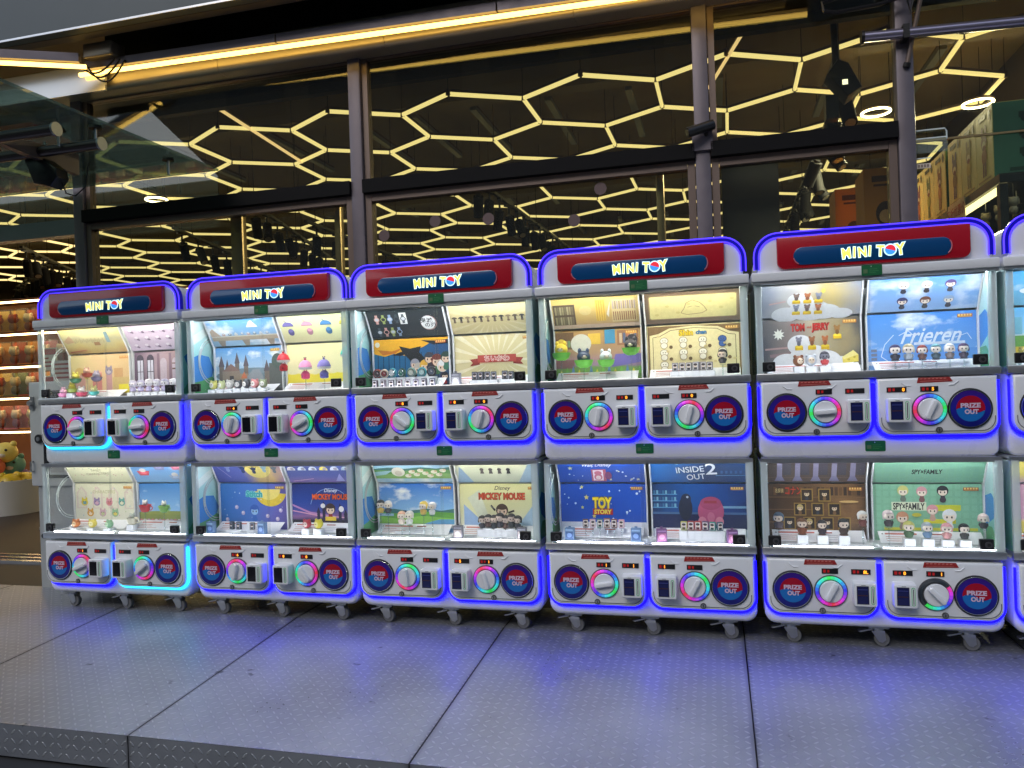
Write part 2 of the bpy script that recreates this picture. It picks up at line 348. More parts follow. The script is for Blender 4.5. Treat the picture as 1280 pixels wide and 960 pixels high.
# ------------------------------------------------------------------ shop front
FRAME = mat('purple_grey_frame', (.16, .14, .16), .4, .5, noise=.06)
FRAMEB = mat('bronze_frame', (.17, .125, .105), .4, .4)
SHOPGLASS = glassy('shop_glass', (.80, .84, .78), 1.5, .012, (.5,.48,.45))
GOLD = mat('brass_post', (.45, .33, .17), .3, .8)
CLAD = mat('polished_cladding', (.42, .37, .29), .42, .7, noise=.06, nscale=5)
TUBE = E('warm_tube', (1., .76, .30), 1.25)
TUBE_OUT = E('warm_tube_outside', (1., .62, .13), 4.6)
def shopfront():
    t = empty('shop_front', (0,0,0), 'glass shop front of grey posts and a black transom behind the capsule machines', 'shop front')
    for x in (-.6, 1.51, 3.60, 4.63, 6.3):
        b = MB(); b.prismz(rrect(x-.042, x+.042, .95, 1.05, .008, n=2), 0, 3.27, FRAME); b.build('post', t)
    spans = [(-.6,1.51),(1.51,3.60),(3.60,4.63)]
    for a, c in spans:
        b = MB(); b.box(a+.043, c-.043, .93, 1.06, 2.372, 2.455, mat('matt_black', (.004,.004,.005), .7, spec=.15)); b.build('transom', t)
        b = MB(); a1, c1 = a+.045, c-.045
        b.box(a1, a1+.04, .97, 1.04, .02, 2.37, FRAMEB); b.box(c1-.04, c1, .97, 1.04, .02, 2.37, FRAMEB); b.box(a1+.042, c1-.042, .97, 1.04, 2.325, 2.369, FRAMEB); b.box(a1+.042, c1-.042, .97, 1.04, .02, .10, FRAMEB)
        b.build('window_frame', t)
        b = MB(); b.box(a1, a1+.035, .975, 1.03, 2.457, 3.24, FRAMEB); b.box(a1+.037, c1, .975, 1.03, 3.205, 3.24, FRAMEB); b.build('window_frame', t)
        b = MB(); b.box(a1+.041, c1-.041, 1.0, 1.008, .101, 2.324, SHOPGLASS); b.build('glass_pane', t, 0)
        b = MB(); b.box(a1+.036, c1, 1.0, 1.008, 2.456, 3.204, SHOPGLASS); b.build('glass_pane', t, 0)
    b = MB(); b.box(4.675, 6.25, 1.0, 1.008, 2.36, 3.2, SHOPGLASS); b.build('glass_pane', t, 0)
    b = MB(); b.box(4.675, 6.25, 1.0, 1.008, .05, 2.348, SHOPGLASS); b.build('glass_pane', t, 0)
    b = MB(); b.box(4.675, 6.25, .995, 1.013, 2.349, 2.359, GOLD); b.build('glass_joint', t)
    # entrance header left of the first post
    b = MB(); b.box(-4.2, -.645, .96, 1.05, 2.30, 2.41, mat('grey_header', (.22,.24,.25), .35, .6)); b.build('door_header', t)
    b = MB(); b.box(-4.2, -.645, 1.0, 1.008, 2.411, 3.24, SHOPGLASS); b.build('glass_pane', t, 0)
    b = MB()
    for y in (.94, 1.03, 1.12): b.box(-4.2, -.65, y, y+.035, .0, .018, CHROME)
    b.build('door_track', t)
    for x in (.50, 1.27, 3.33):
        b = MB(); b.prismz(rrect(x, x+(.09 if x < 1 else .045), 1.09, 1.15, .01, n=2), 0, 2.36, GOLD); b.build('inner_post', t)
    # rounded metal cladding above the glass
    b = MB(); pr = [(1.055,3.40),(.845,3.40),(.84,3.395),(.84,3.25)]+[(.875+.035*math.cos(a), 3.25+.035*math.sin(a)) for a in [PI+k_/5*PI/2 for k_ in range(1,6)]]+[(1.055,3.215)]
    for a, c in ((-4.2,-.52),(-.517,.62),(.623,1.77),(1.773,2.92),(2.923,4.07)): b.prismx(pr, a, c, CLAD)
    b.build('cladding_beam', t)
    b = MB(); b.box(-4.2, -.20, .795, .812, 3.19, 3.37, mat('gloss_fascia', (.62,.64,.66), .18, .5)); b.build('fascia_panel', t)
    b = MB(); b.box(4.075, 6.3, .98, 1.06, 3.23, 3.6, mat('dark_green_panel', (.02,.032,.03), .35)); b.build('upper_panel', t)
    b = MB(); b.box(-4.2, 6.3, 1.062, 1.29, 3.22, 3.26, BLACKM); b.build('top_rail', t)
    # mauve dots stuck on the glass at eye height
    dm = mat('mauve_dot', (.10,.062,.062), .6)
    for px_, pz in ((1.66,2.11),(2.00,2.17),(2.34,2.155),(2.86,2.10),(3.02,2.27)):
        b = MB(); b.cyl((px_,.9985,pz),(px_,.9965,pz),.036,dm,n=28); b.build('round_decal', t)
    return t
shopfront()
def outside_fixtures():
    # long warm tube along the cladding
    t = empty('linear_light', (0,.765,3.3), 'long warm light tube running along the metal cladding above the windows', 'lamp', 'warm light tubes under the canopy')
    def zz(x): return 3.297-.0200*(x+.36)-3.3
    b = MB(); b.tube([(-.37,0,zz(-.37)),(4.2,0,zz(4.2))], .014, TUBE_OUT, 8); b.build('light_tube', t)
    b = MB(); 
    for a, c in ((-.30,1.1),(1.11,2.5),(2.51,4.2)): b.rings([[(x,y,zz(x)+z) for y,z in ((-.03,.02),(.035,.02),(.035,.07),(-.03,.07))] for x in (a,c)], FRAME)
    b.build('housing', t)
    b = MB()
    for x in (.2,1.6,2.9): b.box(x,x+.05,.036,.12,zz(x)+.035,zz(x)+.055,ALU)
    b.build('bracket', t)
    p0, p1 = Vector((-.22,.66,3.29)), Vector((-1.75,-.12,3.29)); d = p1-p0
    t = empty('linear_light', p0, 'short warm light tube at the upper left corner, turned towards the street', 'lamp', 'warm light tubes under the canopy')
    b = MB(); b.tube([(0,0,0), d], .014, TUBE_OUT, 8); b.build('light_tube', t)
    b = MB(); n_ = Vector((-d.y,d.x,0)).normalized()*.03
    b.rings([[tuple(q+n_*s_+Vector((0,0,h))) for s_,h in ((-1,.02),(1,.02),(1,.075),(-1,.075))] for q in (d*.02, d)], FRAME); b.build('housing', t)
    # driver box at the corner with cables
    t = empty('lamp_driver', (-.16,.74,3.33), 'small metal driver box with looped black cables at the lamp corner', 'junction box')
    b = MB(); b.prism(rrect(-.10,.12,.03,.12,.01), -.06, .06, mat('tan_metal',(.32,.27,.22),.35,.6), .006); b.build('box', t)
    b = MB()
    for k in range(3):
        pts = [(-.16+.02*k+.30*u, -.05+.02*k, .0-.075*math.sin(PI*u)*(1+.3*k)) for u in [i/12 for i in range(13)]]
        b.tube(pts, .006, BLACK, 6)
    b.build('cable', t)
    # canopy fascia box over the pavement
    t = empty('canopy_fascia', (0,0,0), 'grey metal canopy fascia with dark underside across the top left', 'canopy')
    b = MB(); fm = mat('fascia_paint', (.06,.075,.083), .45, .1, noise=.08, nscale=3)
    b.box(-5, 6.4, .50, .56, 3.45, 3.86, fm); b.build('fascia', t)
    b = MB(); b.box(-5, 6.4, .562, .63, 3.448, 3.5, mat('brown_soffit',(.12,.085,.065),.5)); b.build('soffit', t)
    b = MB(); b.box(-5, 6.4, .50, 1.3, 3.87, 3.95, BLACKM); b.build('roof', t)
    b = MB(); b.box(-5, 6.4, .494, .4985, 3.45, 3.462, ALU); b.build('drip_edge', t)
    # glass canopy over the entrance
    t = empty('glass_canopy', (0,0,0), 'green tinted glass entrance canopy on steel tubes at the left edge', 'canopy')
    cg = glassy('canopy_glass', (.55,.66,.58), 1.2, .32, (.22,.28,.24))
    b = MB(); b.box(-3.0, .56, -1.2, .645, 2.6, 2.615, cg); b.build('glass_sheet', t, 0)
    b = MB(); b.box(-3.0, .56, .652, .90, 2.6, 2.615, cg); b.build('glass_sheet', t, 0)
    for y, r, x1 in ((-.32,.028,.50),(-.06,.028,.53)):
        b = MB(); b.cyl((-3,y,2.50),(x1,y,2.50),r,mat('dark_tube',(.12,.10,.10),.3,.8)); b.cyl((x1,y,2.50),(x1+.012,y,2.50),r*1.25,STEEL); b.build('support_tube', t)
    for x, y in ((.30,-.10),(.50,-.06),(.46,.55),(-.2,.3)):
        b = MB(); b.cyl((x,y,2.5),(x,y,2.585),.008,STEEL); b.cyl((x,y,2.583),(x,y,2.599),.035,BLACKM,.03); b.build('glass_fitting', t)
    b = MB(); b.prismx([(.2,2.44),(.2,2.56),(-.35,2.52),(-.35,2.48)], .10,.14,FRAMEB); b.build('bracket', t)
    # floodlight hanging under the canopy
    t = empty('floodlight', (.12,-.02,2.41), 'black floodlight seen from behind, hanging below the glass canopy', 'floodlight')
    i = MB(); i.prism([(-.11,.07),(-.05,-.07),(.06,-.10),(.11,-.05),(.10,.0),(.0,.075)], -.03, .05, BLACK, .01); i.build('body', t)
    i = MB(); i.tube([(.09,.02,-.06),(.12,.02,-.13),(.15,.05,-.14),(.17,.1,-.08),(.18,.12,.06)], .004, BLACK, 6); i.cyl((0,.01,.06),(0,.01,.10),.008,BLACKM); i.build('cable', t)
    # horizontal tube, cables and stay rod at the top right
    t = empty('steel_tube', (4.43,.9,2.895), 'grey steel tube fixed across the post at the upper right', 'tube')
    b = MB(); b.cyl((0,0,0),(1.9,0,-.075),.026,mat('lilac_steel',(.34,.31,.40),.28,.8)); b.build('rail', t)
    b = MB(); b.cyl((-.015,0,0),(.0,0,0),.034,BLACKM); b.build('end_cap', t)
    b = MB(); b.box(.18,.21,-.03,.06,-.04,.03,BLACKM); b.build('clamp', t)
    t = empty('cable_bundle', (4.6,.88,3.05), 'black cable loops and clamp above the right hand post', 'cables')
    b = MB(); b.tube([(-.36,0,.0),(-.37,.0,.045),(-.25,.0,.07),(-.05,.0,.06),(.02,0,.02),(-.1,0,-.005),(-.3,0,-.015),(-.36,0,0)], .011, BLACK, 6)
    b.tube([(.04,0,.2),(.02,-.02,.05),(.04,-.03,-.08),(.07,-.02,.05),(.1,0,.22)], .009, BLACK, 6); b.tube([(.05,0,.12),(.2,0,.06),(.36,0,.03)], .006, BLACK, 6); b.build('cable', t)
    b = MB(); b.box(-.07,.09,-.03,.05,.10,.19,mat('clamp_grey',(.2,.21,.2),.4,.5)); b.build('clamp', t)
    t = empty('stay_rod', (4.70,.86,3.25), 'thin slanting metal rod crossing the right hand post', 'rod')
    b = MB(); b.cyl((.06,0,.1),(-.06,.08,-.50),.011,FRAMEB); b.cyl((-.06,.08,-.5),(-.065,.085,-.52),.018,BLACKM); b.build('rod', t)
    # security camera on the third post
    t = empty('security_camera', (3.60,.90,2.52), 'small black bullet security camera clamped to the middle post', 'camera')
    b = MB(); b.cyl((-.075,-.05,-.03),(.06,.0,.015),.028,BLACK,n=18); b.cyl((-.078,-.051,-.031),(-.073,-.049,-.0295),.022,mat('lens',(.02,.02,.03),.05),n=18); b.build('body', t)
    b = MB(); b.box(-.055,.055,.03,.05,-.11,.01,FRAME); b.cyl((.02,.0,.0),(.02,.04,-.03),.012,BLACK); b.build('bracket', t)
    # clear acrylic box sign on the right pane
    t = empty('acrylic_holder', (4.745,.985,2.33), 'clear acrylic holder stuck on the glass right of the last post', 'sign holder')
    b = MB(); b.tube([(-.075,0,.06),(-.07,0,.075),(.07,0,.075),(.078,0,.06),(.078,0,.02)],.004,ACRYL,6); b.box(-.078,.078,-.01,.0,-.045,.03,ACRYL2); b.box(-.078,.078,-.012,-.010,.026,.032,ACRYL); b.box(-.078,.0,-.012,-.01,-.075,-.07,ACRYL); b.build('sleeve', t)
    b = MB(); b.box(-.07,-.005,-.013,-.011,-.125,-.10,P(190,180,165))
    for k in range(4): b.box(-.064+.014*k,-.055+.014*k,-.0145,-.0135,-.12,-.105,P(120,105,95))
    b.build('small_label', t)
outside_fixtures()

# ------------------------------------------------------------------ honeycomb of light tubes
def honeycomb():
    L = .6126; th = .506; ox, oy, oz = 1.6597, 2.326, 3.465
    u = Vector((math.cos(th), math.sin(th), 0)); v = Vector((-math.sin(th), math.cos(th), 0))
    A = lambda i, j: Vector((ox,oy,oz))+(u*1.5+v*.866)*L*i+(u*1.5-v*.866)*L*j
    E_ = []
    for i in range(0, 13):
        for j in range(-14, 8):
            a = A(i,j); b = a+u*L; E_.append((a,b))
            E_.append((b, A(i,j+1)))
            E_.append((b, A(i+1,j)))
    keep = []
    for a, b in E_:
        if max(a.x,b.x) > 6.15 or min(a.x,b.x) < -10.5 or max(a.y,b.y) > 15.4: continue
        pa, pb = proj(a), proj(b)
        if min(pa[0],pb[0]) > 1500 or max(pa[0],pb[0]) < -260: continue
        vis = 0 <= (pa[0]+pb[0])/2 <= 1280 and (pa[1]+pb[1])/2 < 352
        keep.append((0 if vis else 1, -math.hypot(pa[0]-pb[0], pa[1]-pb[1]), a, b))
    keep.sort(key=lambda q: (q[0], q[1]))
    t = empty('honeycomb_light', (0,0,0), 'honeycomb of warm white light tubes hung under the dark store ceiling', 'ceiling light')
    def tube(mb, a, b):
        d = (b-a).normalized(); s = d.cross(Vector((0,0,1)))*.0138; a = a+d*.014; b = b-d*.014
        mb.rings([[tuple(q-s+Vector((0,0,.012))), tuple(q-s*.9-Vector((0,0,.010))), tuple(q-s*.4-Vector((0,0,.016))), tuple(q+s*.4-Vector((0,0,.016))), tuple(q+s*.9-Vector((0,0,.010))), tuple(q+s+Vector((0,0,.012)))] for q in (a,b)], TUBE)
        mb.rings([[tuple(q-s*1.05+Vector((0,0,.0125))), tuple(q+s*1.05+Vector((0,0,.0125))), tuple(q+s*1.05+Vector((0,0,.034))), tuple(q-s*1.05+Vector((0,0,.034)))] for q in (a,b)], FRAMEB)
    for q in keep[:100]:
        mb = MB(); tube(mb, q[2], q[3]); mb.build('light_tube', t)
    mb = MB()
    for q in keep[100:]: tube(mb, q[2], q[3])
    tag(mb.build('light_tube', t), kind='stuff')
    mb = MB(); seen = set()
    for q in keep:
        for p in q[2:]:
            k = (round(p.x,2), round(p.y,2))
            if k in seen: continue
            seen.add(k); mb.cyl(p-Vector((0,0,.012)), p+Vector((0,0,.036)), .021, FRAMEB, n=8)
            mb.cyl(p+Vector((0,0,.036)), (p.x,p.y,3.95), .0025, BLACKM, n=4)
    tag(mb.build('joint_and_wire', t), kind='stuff')
honeycomb()
def interior():
    # slanting glowing tubes added for reflections of the outside lamps in the glass
    for (a, b, l) in (((-.144,1.615,3.46),(-.326,3.53,3.46),'glowing tube standing in for a lamp reflection in the window at the left'),
                      ((3.888,1.93,3.46),(3.654,2.90,3.46),'glowing tube standing in for a lamp reflection in the window beside the middle post')):
        t = empty('linear_light', a, l, 'lamp', 'tubes standing in for window reflections'); d = Vector(b)-Vector(a)
        m_ = MB(); m_.tube([(0,0,0), d], .014, E('reflection_tube',(1.,.66,.28),1.1), 6); m_.build('light_tube', t)
        m_ = MB(); m_.tube([(0,0,.019), d+Vector((0,0,.019))], .012, FRAMEB, 6)  # made-up housing and hangers for the reflected tubes
        for f in (.1,.9): m_.cyl(d*f+Vector((0,0,.02)), (d.x*f,d.y*f,.49), .003, BLACKM, n=4)
        m_.build('housing', t)
    # oval ring lamps
    for p, l in (((5.05,3.83,3.40),'bright oval ring lamp beside the right hand post'),((5.86,3.90,3.40),'bright oval ring lamp above the stacked cartons'),((-2.49,4.05,3.40),'bright oval ring lamp at the left of the ceiling'),((-4.1,4.9,3.40),'bright oval ring lamp beyond the entrance header')):
        t = empty('ring_lamp', p, l, 'lamp', 'oval ring lamps on the ceiling')
        b = MB(); b.torus((0,0,0),.115,.009,E('ring_glow',(1.,.85,.5),16.),'z',28,8); b.build('light_ring', t)
        b = MB(); b.torus((0,0,.018),.115,.011,FRAMEB,'z',28,6)
        for s in (-.115,.115): b.cyl((s,0,.025),(s,0,.55),.003,BLACKM,n=4)
        b.build('housing', t)
        ld = bpy.data.lights.new('ring_light','AREA'); ld.shape = 'DISK'; ld.size = .3; ld.energy = 120 if p[0] > 0 else 6; ld.color = (1,.84,.55)
        lo = bpy.data.objects.new('ring_light', ld); COL.objects.link(lo); lo.parent = t; lo.location = (0,0,-.025)
    # silver ceiling rails running into the store
    for k, x in enumerate((-3.2,-1.9,-.7,.3,.9,1.5,2.22,2.96,3.75,4.7,5.5)):
        for y0, y1 in ((3.5,4.9),(6.0,7.6),(9,11)):
            b = MB(); b.box(-.03,.03,0,y1-y0,0,.04,STEEL); b.box(-.022,.022,0,y1-y0,.041,.07,FRAMEB)
            for yy in (.1,y1-y0-.1): b.cyl((0,yy,.07),(0,yy,.2),.005,BLACKM,n=5)
            o = b.build('ceiling_rail'); o.location = (x,y0,3.75); tag(o, 'dull silver rail hung below the dark store ceiling', 'ceiling rail', 'silver ceiling rails')
    for y in (3.1, 6.6, 10.):
        b = MB(); b.box(-10.8,6.2,y,y+.18,3.70,3.94,mat('ceiling_beam',(.26,.21,.14),.6)); o = b.build('ceiling_beam'); tag(o, kind='structure')
    # tracks of black spotlights
    def can(a):
        b = MB(); i0 = 0
        b.cyl((0,0,-.05),(0,0,-.26),.052,mat('spot_black',(.006,.006,.006),.75,spec=.2),.048,14); b.cyl((0,0,-.262),(0,0,-.258),.036,mat('spot_lens',(.3,.28,.22),.1),n=12); b.cyl((0,0,-.03),(0,0,-.05),.03,BLACK,n=10)
        b.xf(0, Matrix.Rotation(a, 4, 'X') @ Matrix.Rotation(a*.6, 4, 'Y')); 
        b.cyl((0,0,.06),(0,0,-.02),.012,BLACKM,n=6); b.box(-.02,.02,-.06,.06,.06,.085,BLACK); return b
    meshes = []
    for a in (.5,-.5,.25):
        o = can(a).build('track_spotlight'); meshes.append(o.data); bpy.data.objects.remove(o)
    tracks = [((1.44,3.6),(1.60,8.4),14,3.05),((4.54,2.1),(4.64,8.4),17,3.05),((-1.0,3.6),(-1.9,7.0),9,3.05),((-.8,4.4),(-.9,9.),9,2.98),((-2.4,4.2),(-3.4,8.5),10,3.0),((-4.6,4.2),(-6.3,7.4),12,2.95),((-5.4,5.4),(-8.2,7.4),9,3.0)]
    for ti, (a, c, n, z) in enumerate(tracks):
        d = Vector((c[0]-a[0], c[1]-a[1], 0)); t = MB(); s = Vector((-d.y,d.x,0)).normalized()*.018
        t.rings([[tuple(q+s*i_+Vector((0,0,h))) for i_,h in ((-1,0),(1,0),(1,.03),(-1,.03))] for q in (Vector(), d)], BLACK)
        for f in (.05,.5,.95): t.cyl(d*f+Vector((0,0,.03)), (d.x*f,d.y*f,3.95-z-.085), .004, BLACKM, n=5)
        o = t.build('lighting_track'); o.location = (a[0],a[1],z+.085); tag(o, 'black lighting track hung below the honeycomb lights', 'lighting track', 'black lighting tracks')
        for k in range(n):
            f = (k+.5)/n; o = link('track_spotlight', meshes[k % 3]); o.location = (a[0]+d.x*f, a[1]+d.y*f, z); o.rotation_euler.z = random.uniform(-.6,.6)+(PI if ti == 1 else 0)
            tag(o, 'black cylindrical spotlight on a ceiling track inside the store', 'spotlight', 'black track spotlights')
    # projector hanging near the right hand post
    t = empty('projector', (4.42,1.55,2.92), 'black box projector on a pole left of the right hand post', 'projector')
    b = MB(); b.prism([(-.09,.02),(.02,-.13),(.10,-.08),(.03,.07),(-.03,.10)], -.08,.08,BLACK,.012); b.box(-.1,-.03,-.05,.05,-.24,-.10,BLACK); b.build('body', t)
    b = MB(); b.cyl((-.03,0,.08),(-.05,0,1.03),.02,BLACKM); b.build('pole', t)
    b = MB(); b.box(-.01,.02,-.084,-.081,-.06,-.03,E('lamp_spot',(1,.9,.6),2)); b.build('lens', t)
    # right hand shelf with cartons
    t = empty('wall_shelf', (5.16,1.3,0), 'dark shelf carrying cream cartons along the right wall', 'shelf')
    dk = mat('dark_shelf',(.018,.022,.026),.4)
    b = MB(); b.box(0,.62,0,6.0,2.165,2.215,dk); b.build('board', t)
    b = MB(); b.box(.58,.62,0,6.0,0,2.16,dk); b.build('back_panel', t)
    b = MB(); b.box(.0,.04,0,.05,0,2.16,dk); b.box(.0,.04,5.9,5.95,0,2.16,dk); b.build('upright', t)
    b = MB(); b.box(.02,.05,.05,1.9,2.135,2.163,E('shelf_strip',(1.,.80,.38),3.)); b.build('light_strip', t)
    b = MB(); b.box(0,.6,0,6.0,1.25,1.28,dk); b.build('board', t)
    cream = mat('cream_carton', lin((228,214,140)), .5); teal = mat('teal_carton', lin((70,128,112)), .5)
    cols = [(120,62,70),(150,130,80),(95,70,110),(140,80,60),(110,120,70),(130,70,90)]
    ys = [1.40,1.68,1.96,2.30,2.58,2.86]
    for k, y in enumerate(ys):
        c = P(*cols[k]); dkp = P(70,62,40); h = .42
        b = MB(); b.box(0,.42,0,.275,0,h,cream)
        b.box(.004,.416,-.0015,.0,.004,h-.004,teal)
        # printed standing figure on the long side
        A_ = Art(b, Vector((-.0006,.275,0)), Vector((0,-.01,0)), Vector((0,0,.01)), Vector((-1,0,0)))
        A_.ell(13.5,24,4.6,5.2,c); A_.ell(10.6,30,1.7,3.4,c); A_.ell(16.4,30,1.7,3.4,c); A_.ell(13.5,15.5,4.2,5,P(cols[k][0]+40,cols[k][1]+30,60)); A_.rect(10.5,4,13,12,c); A_.rect(14,4,16.5,12,c)
        A_.ell(13.5,22,3.2,2.6,P(215,200,170)); A_.ell(13.5,20.6,2.4,1.5,P(120,30,30)); A_.rect(5,36.5,17,39.3,dkp); A_.ell(22.5,37,2.,3.,dkp); A_.rect(3,1.5,24,2.6,P(170,150,90))
        A_ = Art(b, Vector((0,-.0016,0)), Vector((.01,0,0)), Vector((0,0,.01)), Vector((0,-1,0)))
        for q in (32,22,12): A_.rect(13,q,20,q+3.6,P(28,62,54)); A_.ell(16.5,q-.6,2.6,1.5,P(22,50,46))
        A_.rect(8,3,34,5,P(34,74,66))
        o = b.build('toy_carton', None, 0); o.location = (5.165,y,2.2155)
        tag(o, ['cream carton with a teal end nearest the window','second cream carton from the teal carton end','third cream carton with a purple printed figure','cream carton just beyond the gap in the row','fifth cream carton with an olive printed figure','farthest cream carton on the shelf'][k], 'carton', 'cream cartons on the right shelf')
    t = empty('price_sign', (5.148,2.02,2.10), 'white price sign with red writing hung on the shelf edge', 'sign')
    b = MB(); b.box(-.006,0,-.17,.17,-.10,.12,P(228,206,170)); b.build('board', t)
    b = MB(); b.text('五折优惠价',(-.0075,0,.055),(0,-1,0),(0,0,1),.055,P(170,22,18),.015); b.text('A300元',(-.0075,0,-.04),(0,-1,0),(0,0,1),.07,P(170,22,18),.02); b.build('lettering', t, 0)
    # hanging charms below the shelf
    for k in range(12):
        b = MB(); c = [P(170,160,140),P(60,60,70),P(120,110,90),P(90,100,110)][k % 4]
        b.cyl((0,0,0),(0,0,-.07),.002,STEEL,n=4); b.ball((0,0,-.10),.028,c); b.ball((0,0,-.145),.022,c,1,1,1.2); b.ball((-.018,0,-.08),.009,c); b.ball((.018,0,-.08),.009,c)
        o = b.build('hanging_charm'); o.location = (5.24+.09*(k % 4), 1.35+.22*(k//4), 2.165); tag(o, 'small doll charm hanging in the dark below the carton shelf', 'charm', 'hanging doll charms')
    # orange cartons
    om = mat('orange_carton', lin((214,140,52)), .5)
    for k, (x, y, h) in enumerate(((4.62,2.1,.60),(4.56,2.9,.66))):
        b = MB(); b.box(0,.26,0,.30,0,h,om); A_ = Art(b, Vector((0,-.0006,0)), Vector((.01,0,0)), Vector((0,0,.01)), Vector((0,-1,0)))
        A_.ell(13,h*50,6,8,P(60,30,22)); A_.ell(13,h*50-2,4,4.5,P(224,176,130)); A_.rect(5,h*100-9,21,h*100-5,P(90,50,30)); A_.rect(6,h*100-12,15,h*100-10.5,P(90,50,30)); A_.rect(3,3,23,5,P(160,80,30))
        o = b.build('orange_carton', None, 0); o.location = (x,y,1.90); tag(o, ('tall orange carton with a dark printed head, beside the post','farther orange carton partly hidden by the other')[k], 'carton', 'orange cartons')
    b = MB(); b.box(4.45,4.92,2.0,3.3,1.86,1.90,dk); b.box(4.45,4.92,2.0,2.04,0,1.858,dk); b.box(4.45,4.92,3.26,3.3,0,1.858,dk); b.box(4.5,4.88,2.05,3.25,1.0,1.03,dk)
    tag(b.build('display_rack'), 'dark display rack carrying the orange cartons', 'rack')
    # left hand lit wall of boxed toys
    t = empty('toy_shelf', (-8.2,5.2,0), 'warmly lit wall shelf of boxed toys seen through the entrance', 'shelf')
    bw = mat('warm_shelf', lin((150,96,52)), .5)
    b = MB(); b.box(0,6.2,.42,.46,0,2.62,mat('shelf_back', lin((120,72,36)), .5)); b.build('back_panel', t)
    lv = (.75,1.22,1.66,2.12)
    for z in lv+(2.58,):
        b = MB(); b.box(0,6.2,0,.41,z-.03,z,bw); b.build('board', t)
        b = MB(); b.box(.02,6.18,.012,.035,z-.052,z-.031,E('shelf_glow',(1.,.70,.32),11.)); b.build('light_strip', t)
    b = MB(); b.box(3.2,4.1,-.012,-.002,1.59,1.67,P(232,222,205)); b.text('限时优惠 SALE',(3.65,-.0135,1.63),(1,0,0),(0,0,1),.05,P(180,30,24),.01); b.build('shelf_label', t)
    pal = [((214,150,60),(240,220,170)),((190,90,50),(245,230,200)),((120,130,70),(220,200,150)),((225,190,90),(160,70,50)),((170,110,80),(250,240,220)),((200,120,130),(240,220,200))]
    pm = []
    for k, (a, c) in enumerate(pal):
        b = MB(); b.box(0,.24,0,.2,0,.015,P(*a)); b.box(0,.24,.185,.2,.015,.33,P(*a)); b.box(.004,.236,.001,.003,.016,.329,ACRYL2)
        b.ball((.12,.1,.20),.07,P(*c)); b.ball((.12,.1,.085),.065,P(a[0]//2+60,a[1]//2+40,a[2]),1,.8,1.1); b.ball((.07,.1,.25),.025,P(*c)); b.ball((.17,.1,.25),.025,P(*c))
        o = b.build('boxed_toy'); pm.append(o.data); bpy.data.objects.remove(o)
    nm = ['golden','rust red','olive','yellow','tan','pink']
    for zi, z in enumerate(lv):
        for k in range(22):
            q = (k*5+zi*3+random.randint(0,2)) % 6; o = link('boxed_toy', pm[q]); o.location = (-8.1+.275*k, 5.28, z)
            tag(o, '%s windowed toy box standing on the warmly lit wall shelf' % nm[q], 'toy box', 'boxed toys on the lit shelf, %s' % nm[q])
    # white round bin of balls and a stand of price cards
    t = empty('round_bin', (-3.55,2.95,0), 'white round bin full of plush balls inside the entrance', 'bin')
    b = MB(); b.lathe([(.36,0),(.40,.35),(.385,.35),(.345,.05),(0,.05)], (0,0,0), WHITE2, 32); b.build('body', t)
    bc = [((222,190,70),'yellow'),((120,150,60),'green'),((214,140,150),'pink'),((150,120,170),'purple'),((230,210,180),'cream'),((200,170,40),'mustard'),((110,170,160),'teal'),((225,120,90),'coral'),((240,220,120),'pale yellow')]
    for k, (c, n_) in enumerate(bc):
        a = k*2.4; r = .0 if k == 8 else (.24 if k < 6 else .12); zc = .31 if k < 6 else (.48 if k < 8 else .62)
        b = MB(); b.ball((0,0,0),.115,P(*c),1,1,.92,18,12); b.ball((-.04,-.098,.03),.014,BLACK); b.ball((.04,-.098,.03),.014,BLACK); b.ball((-.075,0,.085),.032,P(*c)); b.ball((.075,0,.085),.032,P(*c)); b.ball((0,-.085,-.02),.04,P(236,226,206),1.2,.8,.8)
        o = b.build('plush_ball'); o.location = (-3.55+r*math.cos(a), 2.95+r*math.sin(a), zc); o.rotation_euler.z = .5; tag(o, '%s plush ball with two eyes in the white round bin' % n_, 'plush ball', 'plush balls in the bin')
    t = empty('card_stand', (-2.15,2.2,0), 'slim stand of red and white price cards beside the round bin', 'card stand')
    b = MB(); b.cyl((0,0,0),(0,0,1.62),.012,STEEL); b.cyl((0,0,0),(0,0,.02),.14,STEEL,n=24); b.build('pole', t)
    for k in range(5):
        z = .42+.25*k; b = MB(); b.box(-.085,.085,-.03,-.02,z,z+.20,P(236,226,205)); b.box(-.08,.08,-.0315,-.0305,z+.14,z+.19,P(190,30,26))
        for q in range(3): b.box(-.06,.06-.03*q,-.0315,-.0305,z+.03+.035*q,z+.045+.035*q,P(170,50,40))
        b.build('price_card', t)
    # lower dark display units to fill the store floor
    for k, (x, y) in enumerate(((-1.2,5.5),(1.2,6.),(3.2,5.2),(-3.6,8.2))):
        t = empty('display_island', (x,y,0), ['dark display island with shelves nearest the entrance','dark display island with shelves at the store centre','dark display island with shelves behind the partition','dark display island far back in the store'][k], 'display unit', 'display islands')
        b = MB(); b.box(-.6,.6,-.3,.3,0,.12,BLACKM); b.box(-.58,.58,-.02,.02,.12,1.7,mat('island_brown',(.10,.07,.045),.5)); b.box(-.6,.6,-.3,.3,1.7,1.74,BLACKM); b.build('frame', t)
        for z in (.5,.9,1.3):
            b = MB(); b.box(-.58,.58,-.28,-.021,z,z+.02,bw); b.build('board', t)

